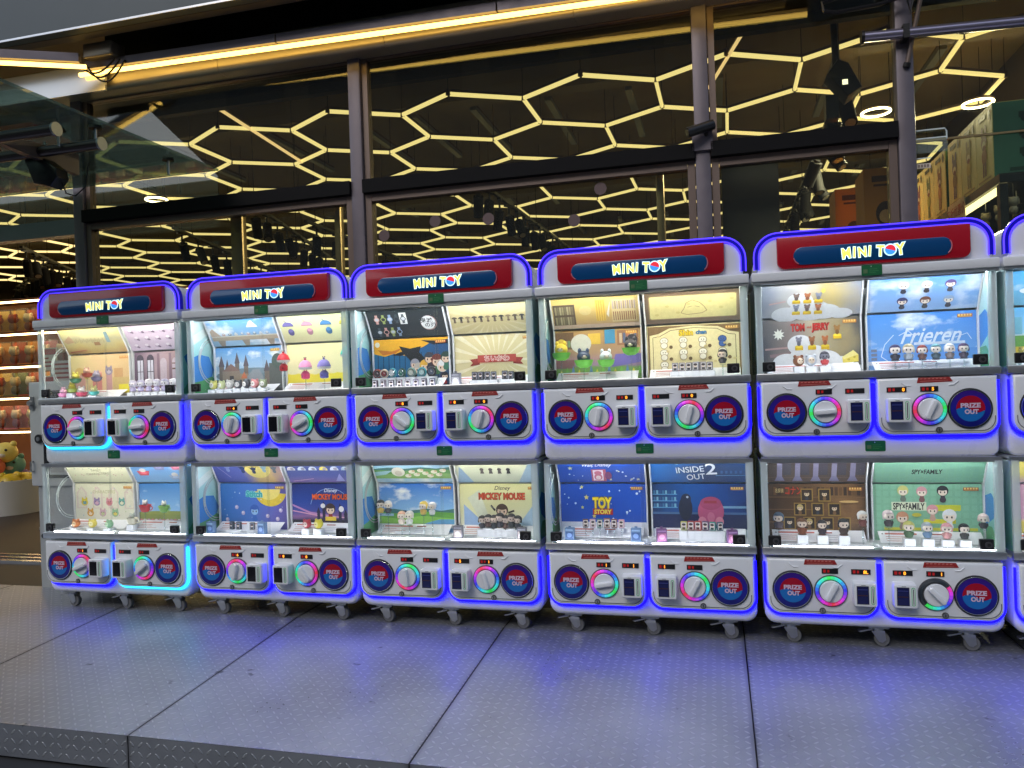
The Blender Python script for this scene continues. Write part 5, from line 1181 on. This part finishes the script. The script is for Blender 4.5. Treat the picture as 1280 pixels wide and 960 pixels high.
def art_m5lr():
    lo = mat('a_m5lr', lin(MINT),.42)
    def dl(a):
        plaid(a,24); a.rect(22,13.2,33,15.2,P(206,206,60)); [a.ell(22.6+i*1.2,13.2,.7,.6,P(206,206,60)) for i in range(9)]; a.rect(4,4.4,39,5.6,P(206,206,70)); a.rect(19,7.4,31,9.2,P(214,206,60))
        a.rect(7,12.8,20.2,16.4,P(220,226,200)); a.text('SPY×FAMILY',13.6,14.6,2.8,P(24,26,30),.03,fit=12)
        for x, y, h, hr, cl in ((11.5,16.6,6.8,(206,200,120),(110,120,110)),(18.6,16.4,6.6,(214,150,160),(120,80,80)),(26.4,16.4,7,(34,34,40),(60,50,60)),(22.4,8.6,6.8,(214,150,160),(190,150,140)),(11,4.8,7.6,(196,140,110),(150,130,120)),(28.6,5,8.6,(226,228,230),(220,222,226))): a.doll(x,y,h,P(238,222,206),P(*hr),P(*cl))
        a.corner_tag((170,70,50)); a.ell(16.4,11,1.8,.8,P(214,206,80))
    up = mat('a_m5lru', lin((128,182,156)),.42)
    def du(a): plaid(a,18.4); a.text('SPY×FAMILY',20,7,2.8,P(24,26,30),.03,fit=11.4)
    return ((lo,dl),(up,du))
def art_m6ul():
    lo = cloud_mat('a_m6ul',1.30,1.41,(150,200,226),(90,170,220),(230,240,244),8,.55,4.)
    def dl(a): a.rect(0,4,41,8,P(206,180,60)); a.rect(0,8,41,12.5,P(96,150,70)); a.rect(2,12.5,12,13.4,P(190,206,214)); a.rect(4,13,8,20,P(110,170,190)); a.ell(20,9,5,2.4,P(120,150,60)); a.corner_tag()
    up = cloud_mat('a_m6ulu',1.41,1.55,(120,190,220),(70,150,206),(220,232,240),7,.55,1.)
    def du(a): a.ell(12,8,6,2,P(230,236,240)); a.ell(26,11,5,2,P(226,232,240))
    return ((lo,dl),(up,du))
def art_m6ll():
    lo = ramp_mat('a_m6ll',2,.425,.675,[(0,(226,206,110)),(.35,(226,206,100)),(.4,(206,160,190)),(1,(206,164,196))],.08,10)
    def dl(a): a.ell(12,16,4,3,P(236,220,120)); a.ell(28,15,5,3.6,P(236,226,190)); a.blob(20,10,3.4,P(236,206,214),P(240,230,230)); a.corner_tag()
    up = ramp_mat('a_m6llu',2,.675,.81,[(0,(206,170,200)),(.3,(226,214,110)),(.7,(226,214,110)),(1,(206,180,206))],.08,10)
    def du(a): a.ell(10,9,3,2,P(240,236,200)); a.ell(24,8,4,2,P(240,236,210))
    return ((lo,dl),(up,du))

def unit(led='b', rot=0., ph=0, on=1, dig=(('',.8),('',.7)), dim=0): return dict(led=led,rot=rot,ph=ph,on=on,dig=dig,dim=dim)
MACH = [
 dict(label='white double-deck capsule machine with cyan and blue light strips, beside the grey change machine', warm=(1,1),
   units=[unit('c',1.45,3,0,(('',.6),('',.5))),unit('b',1.5,14,0,(('',.6),('',.7))),unit('b',1.2,9,0,(('1',.6),('',.7))),unit('c',.9,17,0)],
   art=[(art_m1ul(),'cream and beige painted'),(art_m1ur(),'lilac hall'),(art_m1ll(),'pale pastel characters'),(art_m1lr(),'blue sky with grass')]),
 dict(label='white double-deck capsule machine showing a castle town and colourful domed toys', warm=(0,0),
   units=[unit('b',.3,18,0,(('4',.7),('',.7))),unit('b',1.1,0,0,(('',.7),('',.7))),unit('b',.2,6,0,(('6',.6),('',.7))),unit('b',-.6,12,0,(('8',.4),('8',.5)))],
   art=[(art_m2ul(),'castle town'),(art_m2ur(),'cream and yellow'),(art_m2ll(),'blue and violet moon'),(art_m2lr(),'navy night castle')]),
 dict(label='white double-deck capsule machine showing a black watch sheet beside a cream sunburst', warm=(0,1),
   units=[unit('b',-.9,2,1,(('8',.6),('',.7))),unit('b',.3,10,1,(('8',.4),('0',.75))),unit('b',-.1,20,1),unit('b',-.3,5,1,(('5',.4),('1',.7)))],
   art=[(art_m3ul(),'blue planks and orange cloud'),(art_m3ur(),'cream sunburst'),(art_m3ll(),'sunny meadow'),(art_m3lr(),'pale yellow and blue')]),
 dict(label='white double-deck capsule machine with green bowl toys above a starry blue backdrop', warm=(1,0),
   units=[unit('b',.2,16,1,(('0',.5),('0',.6))),unit('b',.25,8,1,(('',.7),('0',.7))),unit('b',1.4,3,1,(('1',.7),('1',.7))),unit('b',.5,22,1,(('1',.4),('',.7)))],
   art=[(art_m4ul(),'cartoon library'),(art_m4ur(),'cream bordered'),(art_m4ll(),'starry blue'),(art_m4lr(),'dark blue workshop')]),
 dict(label='white double-deck capsule machine showing white script on sky above a mint green backdrop', warm=(0,0),
   units=[unit('b',1.5,12,1),unit('b',.45,0,1,(('0',.84),('5',.7))),unit('b',.5,18,1,(('',.6),('8L',.75))),unit('b',-.75,9,1,(('0',.6),('1',.84)),1)],
   art=[(art_m5ul(),'brown street with white clouds'),(art_m5ur(),'blue sky'),(art_m5ll(),'brown library'),(art_m5lr(),'mint green plaid')]),
 dict(label='white double-deck capsule machine cut off by the right edge of the view', warm=(0,1),
   units=[unit('b',.2,4,1),unit('b',.3,6,1),unit('b',.1,0,1),unit('b',.6,12,1)],
   art=[(art_m6ul(),'sky and grass'),(art_m5ur(),'blue sky'),(art_m6ll(),'pink and yellow striped'),(art_m3ll(),'sunny meadow')])]
ROOTS = [machine(k, c) for k, c in enumerate(MACH)]

# ------------------------------------------------------------------ toys standing in the cases
def t_chibi(skin, hair, cloth, base=None):
    def f(b):
        s_, h_, c_ = P(*skin), P(*hair), P(*cloth)
        if base: b.cyl((0,0,0),(0,0,.003),.013,P(*base),n=16)
        b.lathe([(.010,.003),(.012,.008),(.009,.020),(.005,.024)], (0,0,0), c_, 14); b.ball((-.011,0,.015),.004,c_,1,1,1.6,8,6); b.ball((.011,0,.015),.004,c_,1,1,1.6,8,6)
        b.ball((0,0,.036),.0145,s_,1.08,.95,.92); b.ball((0,.0035,.0385),.0160,h_,1.06,.95,.95); b.ball((0,-.006,.0465),.0105,h_,1.1,.7,.5); b.ball((-.0145,.001,.032),.005,h_,.7,.8,1.6,8,6); b.ball((.0145,.001,.032),.005,h_,.7,.8,1.6,8,6)
        for x in (-.0055,.0055): b.ball((x,-.0128,.034),.0022,P(40,34,40),1,.5,1.4,8,6)
    return f
def t_bowl(bowl, top, face, s=1.):
    def f(b):
        B_, T_, F_ = P(*bowl), P(*top), P(*face)
        b.lathe([(.012*s,0),(.024*s,.008*s),(.030*s,.024*s),(.027*s,.024*s),(.020*s,.012*s),(0,.010*s)], (0,0,0), B_, 22)
        b.ball((0,0,.034*s),.019*s,T_,1.1,1,1); b.ball((0,-.010*s,.033*s),.012*s,F_,1,.8,.8); b.ball((-.012*s,0,.052*s),.006*s,T_,1,1,1.5); b.ball((.012*s,0,.052*s),.006*s,T_,1,1,1.5)
        for x in (-.006,.006): b.ball((x*s,-.019*s,.036*s),.0018*s,P(40,34,40))
    return f
def t_dome(c, d):
    def f(b):
        b.lathe([(0,.098),(.014,.095),(.026,.085),(.034,.066),(.035,.060),(.0,.060)][::-1], (0,0,0), P(*c), 26)
        b.lathe([(.035,.0595),(.033,.050),(.02,.048),(0,.048)][::-1], (0,0,0), P(232,226,226), 26); b.ball((0,0,.102),.006,P(*d)); b.ball((-.006,0,.110),.003,P(60,50,60)); b.ball((.006,0,.110),.003,P(60,50,60))
        b.lathe([(.016,0),(.022,.004),(.023,.026),(.016,.036),(.006,.042)], (0,0,0), P(*d), 18); b.ball((0,-.018,.016),.010,P(c[0]//2,c[1]//2,c[2]//2),.8,.5,1.2); b.torus((0,0,.040),.010,.0018,P(*d),'y',18,6)
    return f
def t_watch(c, d):
    def f(b):
        b.torus((0,0,.020),.017,.0055,P(*c),'y',22,8); b.cyl((0,-.004,.020),(0,-.008,.020),.013,P(*d),n=20); b.torus((0,-.008,.020),.0135,.002,CHROME,'y',22,6); b.box(-.008,.008,-.004,.010,0,.004,P(*c))
        b.box(-.0006,.0006,-.0088,-.0082,.020,.028,P(240,240,240)); b.box(.0,.006,-.0088,-.0082,.0194,.0206,P(240,240,240))
    return f
def t_ball(c, d):
    def f(b):
        b.ball((0,0,.020),.020,P(*c)); b.ball((0,-.012,.020),.0125,P(*d),1,.8,1); b.ball((-.013,0,.037),.006,P(*c)); b.ball((.013,0,.037),.006,P(*c))
        for x in (-.005,.005): b.ball((x,-.0215,.022),.002,P(40,36,40))
    return f
def t_cup(c, d):
    def f(b):
        b.lathe([(.016,0),(.020,.004),(.030,.030),(.0315,.036),(.028,.036),(.018,.010),(0,.008)], (0,0,0), P(*c), 24); b.torus((.033,0,.020),.011,.003,P(*c),'y',16,6)
        b.ball((0,0,.046),.014,P(*d)); b.ball((-.010,0,.058),.005,P(*d),1,1,1.4); b.ball((.010,0,.058),.005,P(*d),1,1,1.4); b.ball((0,-.010,.044),.007,P(240,232,226))
        for x in (-.005,.005): b.ball((x,-.0145,.049),.0016,P(40,36,40))
    return f
def t_card(c, d):
    def f(b):
        b.prism(rrect(-.014,.014,0,.040,.003,n=2), -.006, .006, P(*c), .001)
        A_ = Art(b, Vector((-.014,-.0064,0)), Vector((.01,0,0)), Vector((0,0,.01)), Vector((0,-1,0))); A_.rect(.3,.4,2.5,3.6,P(*d)); A_.ell(1.4,2.3,.75,.75,P(226,206,190)); A_.ell(1.4,2.7,.85,.55,P(60,46,50)); A_.rect(.7,.5,2.1,1.5,P(c[0]//2,c[1]//2,c[2]//2))
    return f
def t_pack(c, d):
    def f(b):
        b.prism(rrect(-.022,.022,0,.058,.002,n=2), -.012, .012, P(*c), .0012); A_ = Art(b, Vector((-.022,-.0124,0)), Vector((.01,0,0)), Vector((0,0,.01)), Vector((0,-1,0))); A_.rect(.4,.6,4,4,P(*d)); A_.ell(2.2,2.4,1.2,1.1,P(min(255,d[0]+60),min(255,d[1]+60),min(255,d[2]+60))); A_.rect(.4,4.5,4,5.2,P(min(255,c[0]+50),min(255,c[1]+50),min(255,c[2]+50))); b.box(-.006,.006,-.002,.002,.058,.066,P(*c))
    return f
def pedestal(k, kind, x, y, z0, h, w_=.022):
    if kind == 'block':
        o = cached(('blk',round(h,3),w_),'display_block',lambda b: b.prismz(rrect(-w_,w_,-w_,w_,.003,n=2),0,h,WHITE2), ROOTS[k])
    else:
        o = cached(('pin',round(h,3)),'display_pin',lambda b: (b.cyl((0,0,0),(0,0,h-.003),.0035,ACRYL2,n=8), b.cyl((0,0,h-.003),(0,0,h),.013,ACRYL2,n=16)), ROOTS[k])
    o.location = (x,y,z0)
FN = {}
def toy(k, deck, side, name, fnkey, fn, u, h, sup, label, cat, group, y=.105, rot=0.):
    x = (.037,.473)[side]+u*.0102; z0 = (1.1612,.4252)[deck]
    if sup: pedestal(k, sup, x, y, z0, h)
    if fnkey not in FN:
        b = MB(); fn(b); o = b.build(name); FN[fnkey] = o.data
    else: o = link(name, FN[fnkey])
    o.location = (k*S+(.013 if k == 1 else 0)+x, y, z0+(h if sup else .0)+.0003); o.rotation_euler.z = rot+random.uniform(-.35,.35); q_ = {'chibi_figure':1.28,'round_toy':1.12,'toy_watch':1.1,'animal_figure':1.2}.get(name,1.); q_ *= random.uniform(.94,1.06); o.scale = (q_,q_,q_)
    return tag(o, label, cat, group)
ORD = ['first','second','third','fourth','fifth','sixth','seventh','eighth']
def fill():
    # machine 0
    g = 'bowl toys in the beige case'
    for i, (b_, t_, f_, u, h, sup, n) in enumerate((((226,140,180),(236,180,206),(240,214,226),3.5,.008,'block','pink'),((150,170,60),(214,196,60),(236,220,120),8.5,.03,'block','olive and yellow'),((226,90,120),(236,232,228),(240,226,214),13.5,.008,'block','rose pink and white'),((60,160,150),(236,226,150),(240,232,190),24,.012,'block','teal and pale yellow'),((70,130,90),(214,200,80),(226,214,130),11,.085,'pin','green'),((176,80,60),(214,170,150),(232,206,190),17.5,.115,'pin','brick red'),((120,110,140),(170,160,180),(206,200,214),26,.09,'pin','slate grey'))):
        toy(0,0,0,'bowl_toy',('bowl',b_,t_),t_bowl(b_,t_,f_),u,h,sup,'%s toy animal sitting in a bowl in the beige case' % n,'toy figure',g,y=.10+.012*(i%3))
    for i in range(7):
        c = [(226,220,236),(206,200,226),(236,232,238)][i % 3]; toy(0,0,1,'chibi_figure',('chw',c),t_chibi((238,232,236),c,(190,180,214)),3.5+i*5.1,.022,'block','%s pale lilac figure from the left in the lilac hall case' % ORD[i],'toy figure','lilac figures in the hall case',y=.135)
    for n, c, d, u, h, sup in (('red',(190,36,46),(232,226,220),10,.10,'pin'),('lime green',(140,190,90),(232,232,226),22,.10,'pin'),('cream',(222,216,190),(206,214,200),1.5,.03,'block')):
        toy(0,1,1,'teacup_toy',('cup',c),t_cup(c,d),u,h,sup,'%s teacup with a small animal in the blue sky case' % n,'teacup toy','teacup toys',y=.12)
    for i, (c, d) in enumerate((((214,130,70),(236,200,150)),((226,206,90),(240,230,170)),((120,170,130),(190,220,180)))):
        toy(0,1,0,'round_toy',('ball',c),t_ball(c,d),9+i*11,.012,'block','%s round toy on a block in the pastel case' % ('orange','yellow','green')[i],'toy','round toys in the pastel case',y=.10)
    # machine 1
    for i in range(7):
        c = [(206,200,110),(200,206,150),(190,186,180),(70,74,80),(60,64,70),(206,130,130),(150,160,120)][i]
        toy(1,0,0,'round_toy',('ball',c),t_ball(c,(226,222,214)),3.5+i*4.9,.022,'block','%s round toy from the left before the castle town' % ORD[i],'toy','round toys before the castle town',y=.12)
    for n, c, d, u, h in (('red',(200,24,40),(176,20,34),2.2,.105),('pink',(232,150,190),(206,60,110),14.5,.06),('violet',(130,116,190),(96,90,160),25,.06),('teal',(60,190,170),(50,150,150),38,.115)):
        toy(1,0,1,'domed_toy',('dome',c),t_dome(c,d),u,h,'pin','%s domed bag toy on a clear pin in the yellow case' % n,'toy','domed bag toys',y=.12)
    for i, (u, c) in enumerate(((11,(40,46,56)),(15,(46,52,62)),(23,(70,64,60)))): toy(1,1,0,'photo_card',('card',c),t_card(c,(110,120,140)),u,.01,'block','%s dark picture card from the left in the moon case' % ORD[i],'picture card','dark cards in the moon case',y=.13)
    toy(1,1,0,'toy_pack',('pack',(110,140,176)),t_pack((110,140,176),(60,90,140)),2.,0,None,'blue grey toy pack at the left of the moon case','toy pack','toy packs',y=.08)
    toy(1,1,0,'toy_pack',('pack',(110,140,176)),None,32,0,None,'blue grey toy pack at the right of the moon case','toy pack','toy packs',y=.08)
    for n, c, d, u in (('crimson',(176,40,60),(214,190,180),13.5),('yellow',(226,210,60),(236,226,150),20)): toy(1,1,1,'round_toy',('ball',c),t_ball(c,d),u,.028,'block','%s round toy on a white block in the navy case' % n,'toy','round toys in the navy case',y=.10)
    # machine 2
    for i, (c, d, u) in enumerate((((120,40,44),(60,40,44),4),((206,190,170),(120,40,40),7.6),((60,140,150),(220,226,226),12),((30,80,60),(50,110,90),17),((110,140,130),(206,214,200),22),((60,150,160),(180,214,214),27.5),((30,34,44),(90,100,120),32.5))):
        toy(2,0,0,'toy_watch',('watch',c),t_watch(c,d),u,.05,'block','%s toy watch from the left in the plank case' % ORD[i],'toy watch','toy watches in the plank case',y=.14)
    for i in range(8): c = [(70,60,66),(120,110,116),(50,46,54),(90,70,74),(150,140,150),(110,100,130),(60,56,70),(44,50,80)][i]; toy(2,0,0,'photo_card',('card',c),t_card(c,(206,200,206)),6.2+i*4.2,0,None,'%s portrait card from the left along the plank case front' % ORD[i],'picture card','portrait cards in the plank case',y=.06)
    for i in range(6): toy(2,0,1,'photo_card',('card',(50,54,60)),t_card((50,54,60),(130,130,140)),12+i*3.1+(2.4 if i > 3 else 0),.022,'block','%s dark picture card from the left in the sunburst case' % ORD[i],'picture card','dark cards in the sunburst case',y=.13)
    toy(2,0,1,'toy_pack',('pack',(130,130,140)),t_pack((130,130,140),(190,186,190)),4.5,0,None,'grey toy pack at the left of the sunburst case','toy pack','toy packs',y=.07)
    for n, hr, cl, u, h in (('black capped',(30,30,34),(214,180,90),4,.105),('white and black',(226,226,226),(60,60,66),8,.105),('golden haired',(226,196,90),(200,170,90),26.5,.10),('white and silver',(232,232,236),(206,210,216),31,.10),('peach',(226,180,150),(230,214,200),15,.05),('cream white',(232,228,220),(226,226,226),19,.05)):
        toy(2,1,0,'chibi_figure',('ch',hr,cl),t_chibi((238,226,210),hr,cl),u,h,'pin','%s figure on a clear pin in the meadow case' % n,'toy figure','figures in the meadow case',y=.12)
    for i in range(7): c = [(60,60,66),(80,60,56),(50,56,60)][i % 3]; toy(2,1,1,'chibi_figure',('chd',c),t_chibi((200,180,166),(40,38,42),c),13+i*2.9,.034+.006*(i%2),'block','%s dark little figure from the left in the pale yellow case' % ORD[i],'toy figure','dark figures in the pale yellow case',y=.135)
    for u, n in ((3,'left'),(34,'right')): toy(2,1,1,'toy_pack',('pack2',),t_pack((120,120,130),(206,190,186)),u,0,None,'grey and pink toy pack at the %s of the pale yellow case' % n,'toy pack','toy packs',y=.07)
    # machine 3
    for i, (u, h, n, t_) in enumerate(((4,.10,'yellow',(232,206,60)),(14.4,.062,'navy',(50,70,100)),(24.6,.062,'white',(216,226,230)),(36,.112,'black',(46,44,50)))):
        toy(3,0,0,'bowl_toy',('bowlg',t_),t_bowl((110,196,60),t_,(236,222,200),1.45),u,h,'pin','light green bowl toy with a %s figure in the library case' % n,'toy figure','green bowl toys',y=.12)
    for i in range(6): c = [(120,120,130),(140,130,130),(90,90,100)][i%3]; toy(3,0,1,'photo_card',('card',c),t_card(c,(190,186,186)),12.5+i*3,.03,'block','%s grey picture card from the left in the cream bordered case' % ORD[i],'picture card','grey cards in the cream bordered case',y=.14)
    toy(3,0,1,'chibi_figure',('blk',),t_chibi((214,190,170),(24,24,28),(34,30,36)),33,.055,'pin','black haired figure on a pin in the cream bordered case','toy figure',None,y=.12)
    for i in range(6): c = [(96,60,60),(190,150,160),(60,120,110),(130,80,60),(120,66,60),(206,150,170)][i]; toy(3,1,0,'photo_card',('card',c),t_card(c,(214,206,200)),12.5+i*3.3,.05,'pin','%s picture card from the left in the starry blue case' % ORD[i],'picture card','cards in the starry blue case',y=.13)
    for u, n in ((6,'left'),(36,'right')): toy(3,1,0,'toy_pack',('pack',(110,140,176)),t_pack((110,140,176),(60,90,140)),u,0,None,'blue grey toy pack at the %s of the starry case' % n,'toy pack','toy packs',y=.08)
    for i in range(6): c = [(190,190,90),(150,50,50),(190,60,60),(100,70,110),(50,140,130),(40,90,110)][i]; toy(3,1,1,'photo_card',('card',c),t_card(c,(206,200,200)),14+i*3.1,.042,'block','%s picture card from the left in the blue workshop case' % ORD[i],'picture card','cards in the blue workshop case',y=.135)
    for u, n in ((4.5,'left'),(34.5,'right')): toy(3,1,1,'toy_pack',('pack3',),t_pack((120,80,130),(180,110,150)),u,0,None,'purple toy pack at the %s of the blue workshop case' % n,'toy pack','toy packs',y=.07)
    # machine 4
    for n, hr, cl, u in (('brown',(130,76,44),(150,96,60),14),('pale grey',(196,204,214),(206,214,220),19),('grey and red',(70,70,80),(190,60,60),24.5)): toy(4,0,0,'animal_figure',('an',hr),t_ball(hr,(226,206,180)) if n != 'grey and red' else t_chibi((120,120,130),hr,cl),u,.032,'block','%s animal figure on a podium in the brown street case' % n,'toy figure','animal figures in the brown street case',y=.13)
    for i, (hr, cl) in enumerate((((56,48,96),(40,40,54)),((206,196,160),(150,160,170)),((140,60,50),(90,60,56)),((96,150,160),(60,80,90)),((214,216,222),(120,110,110)),((80,56,100),(60,50,70)))):
        toy(4,0,1,'chibi_figure',('ch',hr,cl),t_chibi((240,228,216),hr,cl,(60,60,70)),9+i*5.1,.040,'pin','%s chibi figure from the left in the blue sky script case' % ORD[i],'toy figure','chibi figures in the script case',y=.12)
    for n, hr, cl, u, h, sup in (('slate blue',(70,90,110),(90,80,90),3.5,.06,'pin'),('brown coated',(110,76,50),(120,66,40),13,.036,'block'),('dark suited',(40,38,44),(60,50,60),21,.036,'block'),('black hatted',(30,32,36),(60,44,40),29.5,.036,'block'),('white haired',(226,226,222),(110,60,56),37,.075,'pin')):
        toy(4,1,0,'chibi_figure',('ch',hr,cl),t_chibi((226,206,186),hr,cl,(90,56,36)),u,h,sup,'%s figure in front of the brown library backdrop' % n,'toy figure','figures in the brown library case',y=.11)
    for n, hr, cl, u, h, sup in (('green coated blond',(206,200,110),(80,110,80),11.5,.03,'block'),('silver blue',(170,180,190),(110,140,170),18.4,.03,'block'),('pink haired',(226,160,166),(206,150,150),25.6,.028,'block'),('black haired',(30,30,36),(60,60,60),32,.028,'block'),('white and pink perched',(226,206,206),(60,56,60),4,.075,'pin'),('white and rose perched',(230,206,200),(50,46,52),39,.072,'pin')):
        toy(4,1,1,'chibi_figure',('ch',hr,cl),t_chibi((240,226,212),hr,cl),u,h,sup,'%s figure in front of the mint green backdrop' % n,'toy figure','figures in the mint case',y=.10)
    toy(5,0,0,'round_toy',('ball',(206,180,90)),t_ball((206,180,90),(240,230,200)),6,.03,'block','yellow round toy in the cut-off case by the right edge','toy',None,y=.12)
fill()

# ------------------------------------------------------------------ change machine beside the row
def change_machine():
    t = empty('change_machine', (-.47,.38,0), 'grey change machine with a black front panel left of the capsule machines', 'change machine')
    gm = mat('grey_cabinet', (.58,.60,.59), .4, .2, noise=.05); gm2 = mat('grey_base', (.40,.42,.42), .45, .2, noise=.05)
    b = MB(); b.prism(rrect(.0,.46,.63,1.27,.01,n=3), .0, .40, gm, .006); b.build('cabinet', t)
    b = MB(); b.box(.03,.44,.02,.38,.0,.628,gm2); b.build('pedestal', t)
    b = MB(); b.prism(rrect(.105,.445,.68,1.215,.012,n=3), -.008, -.0005, mat('gloss_black',(.02,.021,.023),.2), .003); b.build('front_panel', t)
    b = MB(); b.text('兑币机',(.26,-.0095,1.16),(1,0,0),(0,0,1),.045,P(120,122,126),.01); b.box(.14,.21,-.0095,-.0085,.97,.985,P(110,112,116)); b.box(.14,.19,-.0095,-.0085,1.00,1.012,P(110,112,116)); b.build('lettering', t, 0)
    b = MB(); b.prism(rrect(.15,.42,.70,.84,.006,n=2), -.012,-.0085,gm,.002); b.box(.16,.26,-.014,-.0125,.715,.825,P(160,160,158)); b.box(.28,.40,-.014,-.0125,.715,.80,BLACK); b.build('payout_tray', t)
    b = MB(); b.cyl((.075,-.001,.92),(.075,-.014,.92),.028,BLACK,n=20); b.cyl((.075,-.014,.92),(.075,-.018,.92),.013,STEEL,n=14); b.build('lock', t)
    b = MB(); b.box(.015,.04,-.012,-.001,1.10,1.18,STEEL); b.cyl((.028,-.012,1.14),(.028,-.03,1.14),.016,STEEL,n=14); b.build('handle', t)
    b = MB(); b.tube([(.02,-.002,.72),(.02,-.02,.72),(.02,-.02,.78),(.02,-.002,.78)],.006,STEEL,6); b.build('handle', t)
    b = MB(); b.cyl((.06,.0195,.32),(.06,.012,.32),.014,BLACK,n=16); b.build('plug', t)
    t2 = empty('notice_stack', (-.40,.50,1.2705), 'white notice board with red lines standing on the change machine', 'notice')
    b = MB(); b.box(0,.34,0,.012,0,.13,P(222,214,208)); b.build('board', t2)
    b = MB()
    for k in range(4): b.box(.015,.32-.03*(k%2),-.0015,-.0005,.018+.028*k,.030+.028*k,P(170,80,76))
    b.build('lettering', t2, 0)
change_machine()

# ------------------------------------------------------------------ across the street (seen only in reflections)
def opposite():
    t = empty('office_building', (2,-24,-.2), 'dark office block across the street from the shop', 'building')
    wm = mat('office_wall', (.12,.115,.11), .7, noise=.1); gl = mat('office_glass', (.03,.04,.05), .1)
    b = MB(); b.prism([(-19.2,0),(42,0),(42,17),(-25.5,17),(-19.2,10.9)], 0, -6, wm); b.build('wall', t)
    for k in range(4):
        for j in range(15):
            b = MB(); b.box(-18.6+4*j,-16+4*j+.2,.002,.06,1.2+4*k,3.8+4*k,gl); b.build('window', t)
opposite()
def opposite_low():
    t = empty('low_sky_blocker', (-24,-26,-.2), 'low grey building added left across the street to block the low sky', 'building')  # unseen block, added to keep low sky out of the case glass
    b = MB(); b.box(-60,2.5,-6,0,0,9.2,mat('low_wall', (.09,.09,.09), .7, noise=.1)); b.build('wall', t)
    for j in range(12):
        b = MB(); b.box(-50+4*j,-47.4+4*j,.002,.06,1.5,6,mat('office_glass', (.03,.04,.05), .1)); b.build('window', t)
opposite_low()
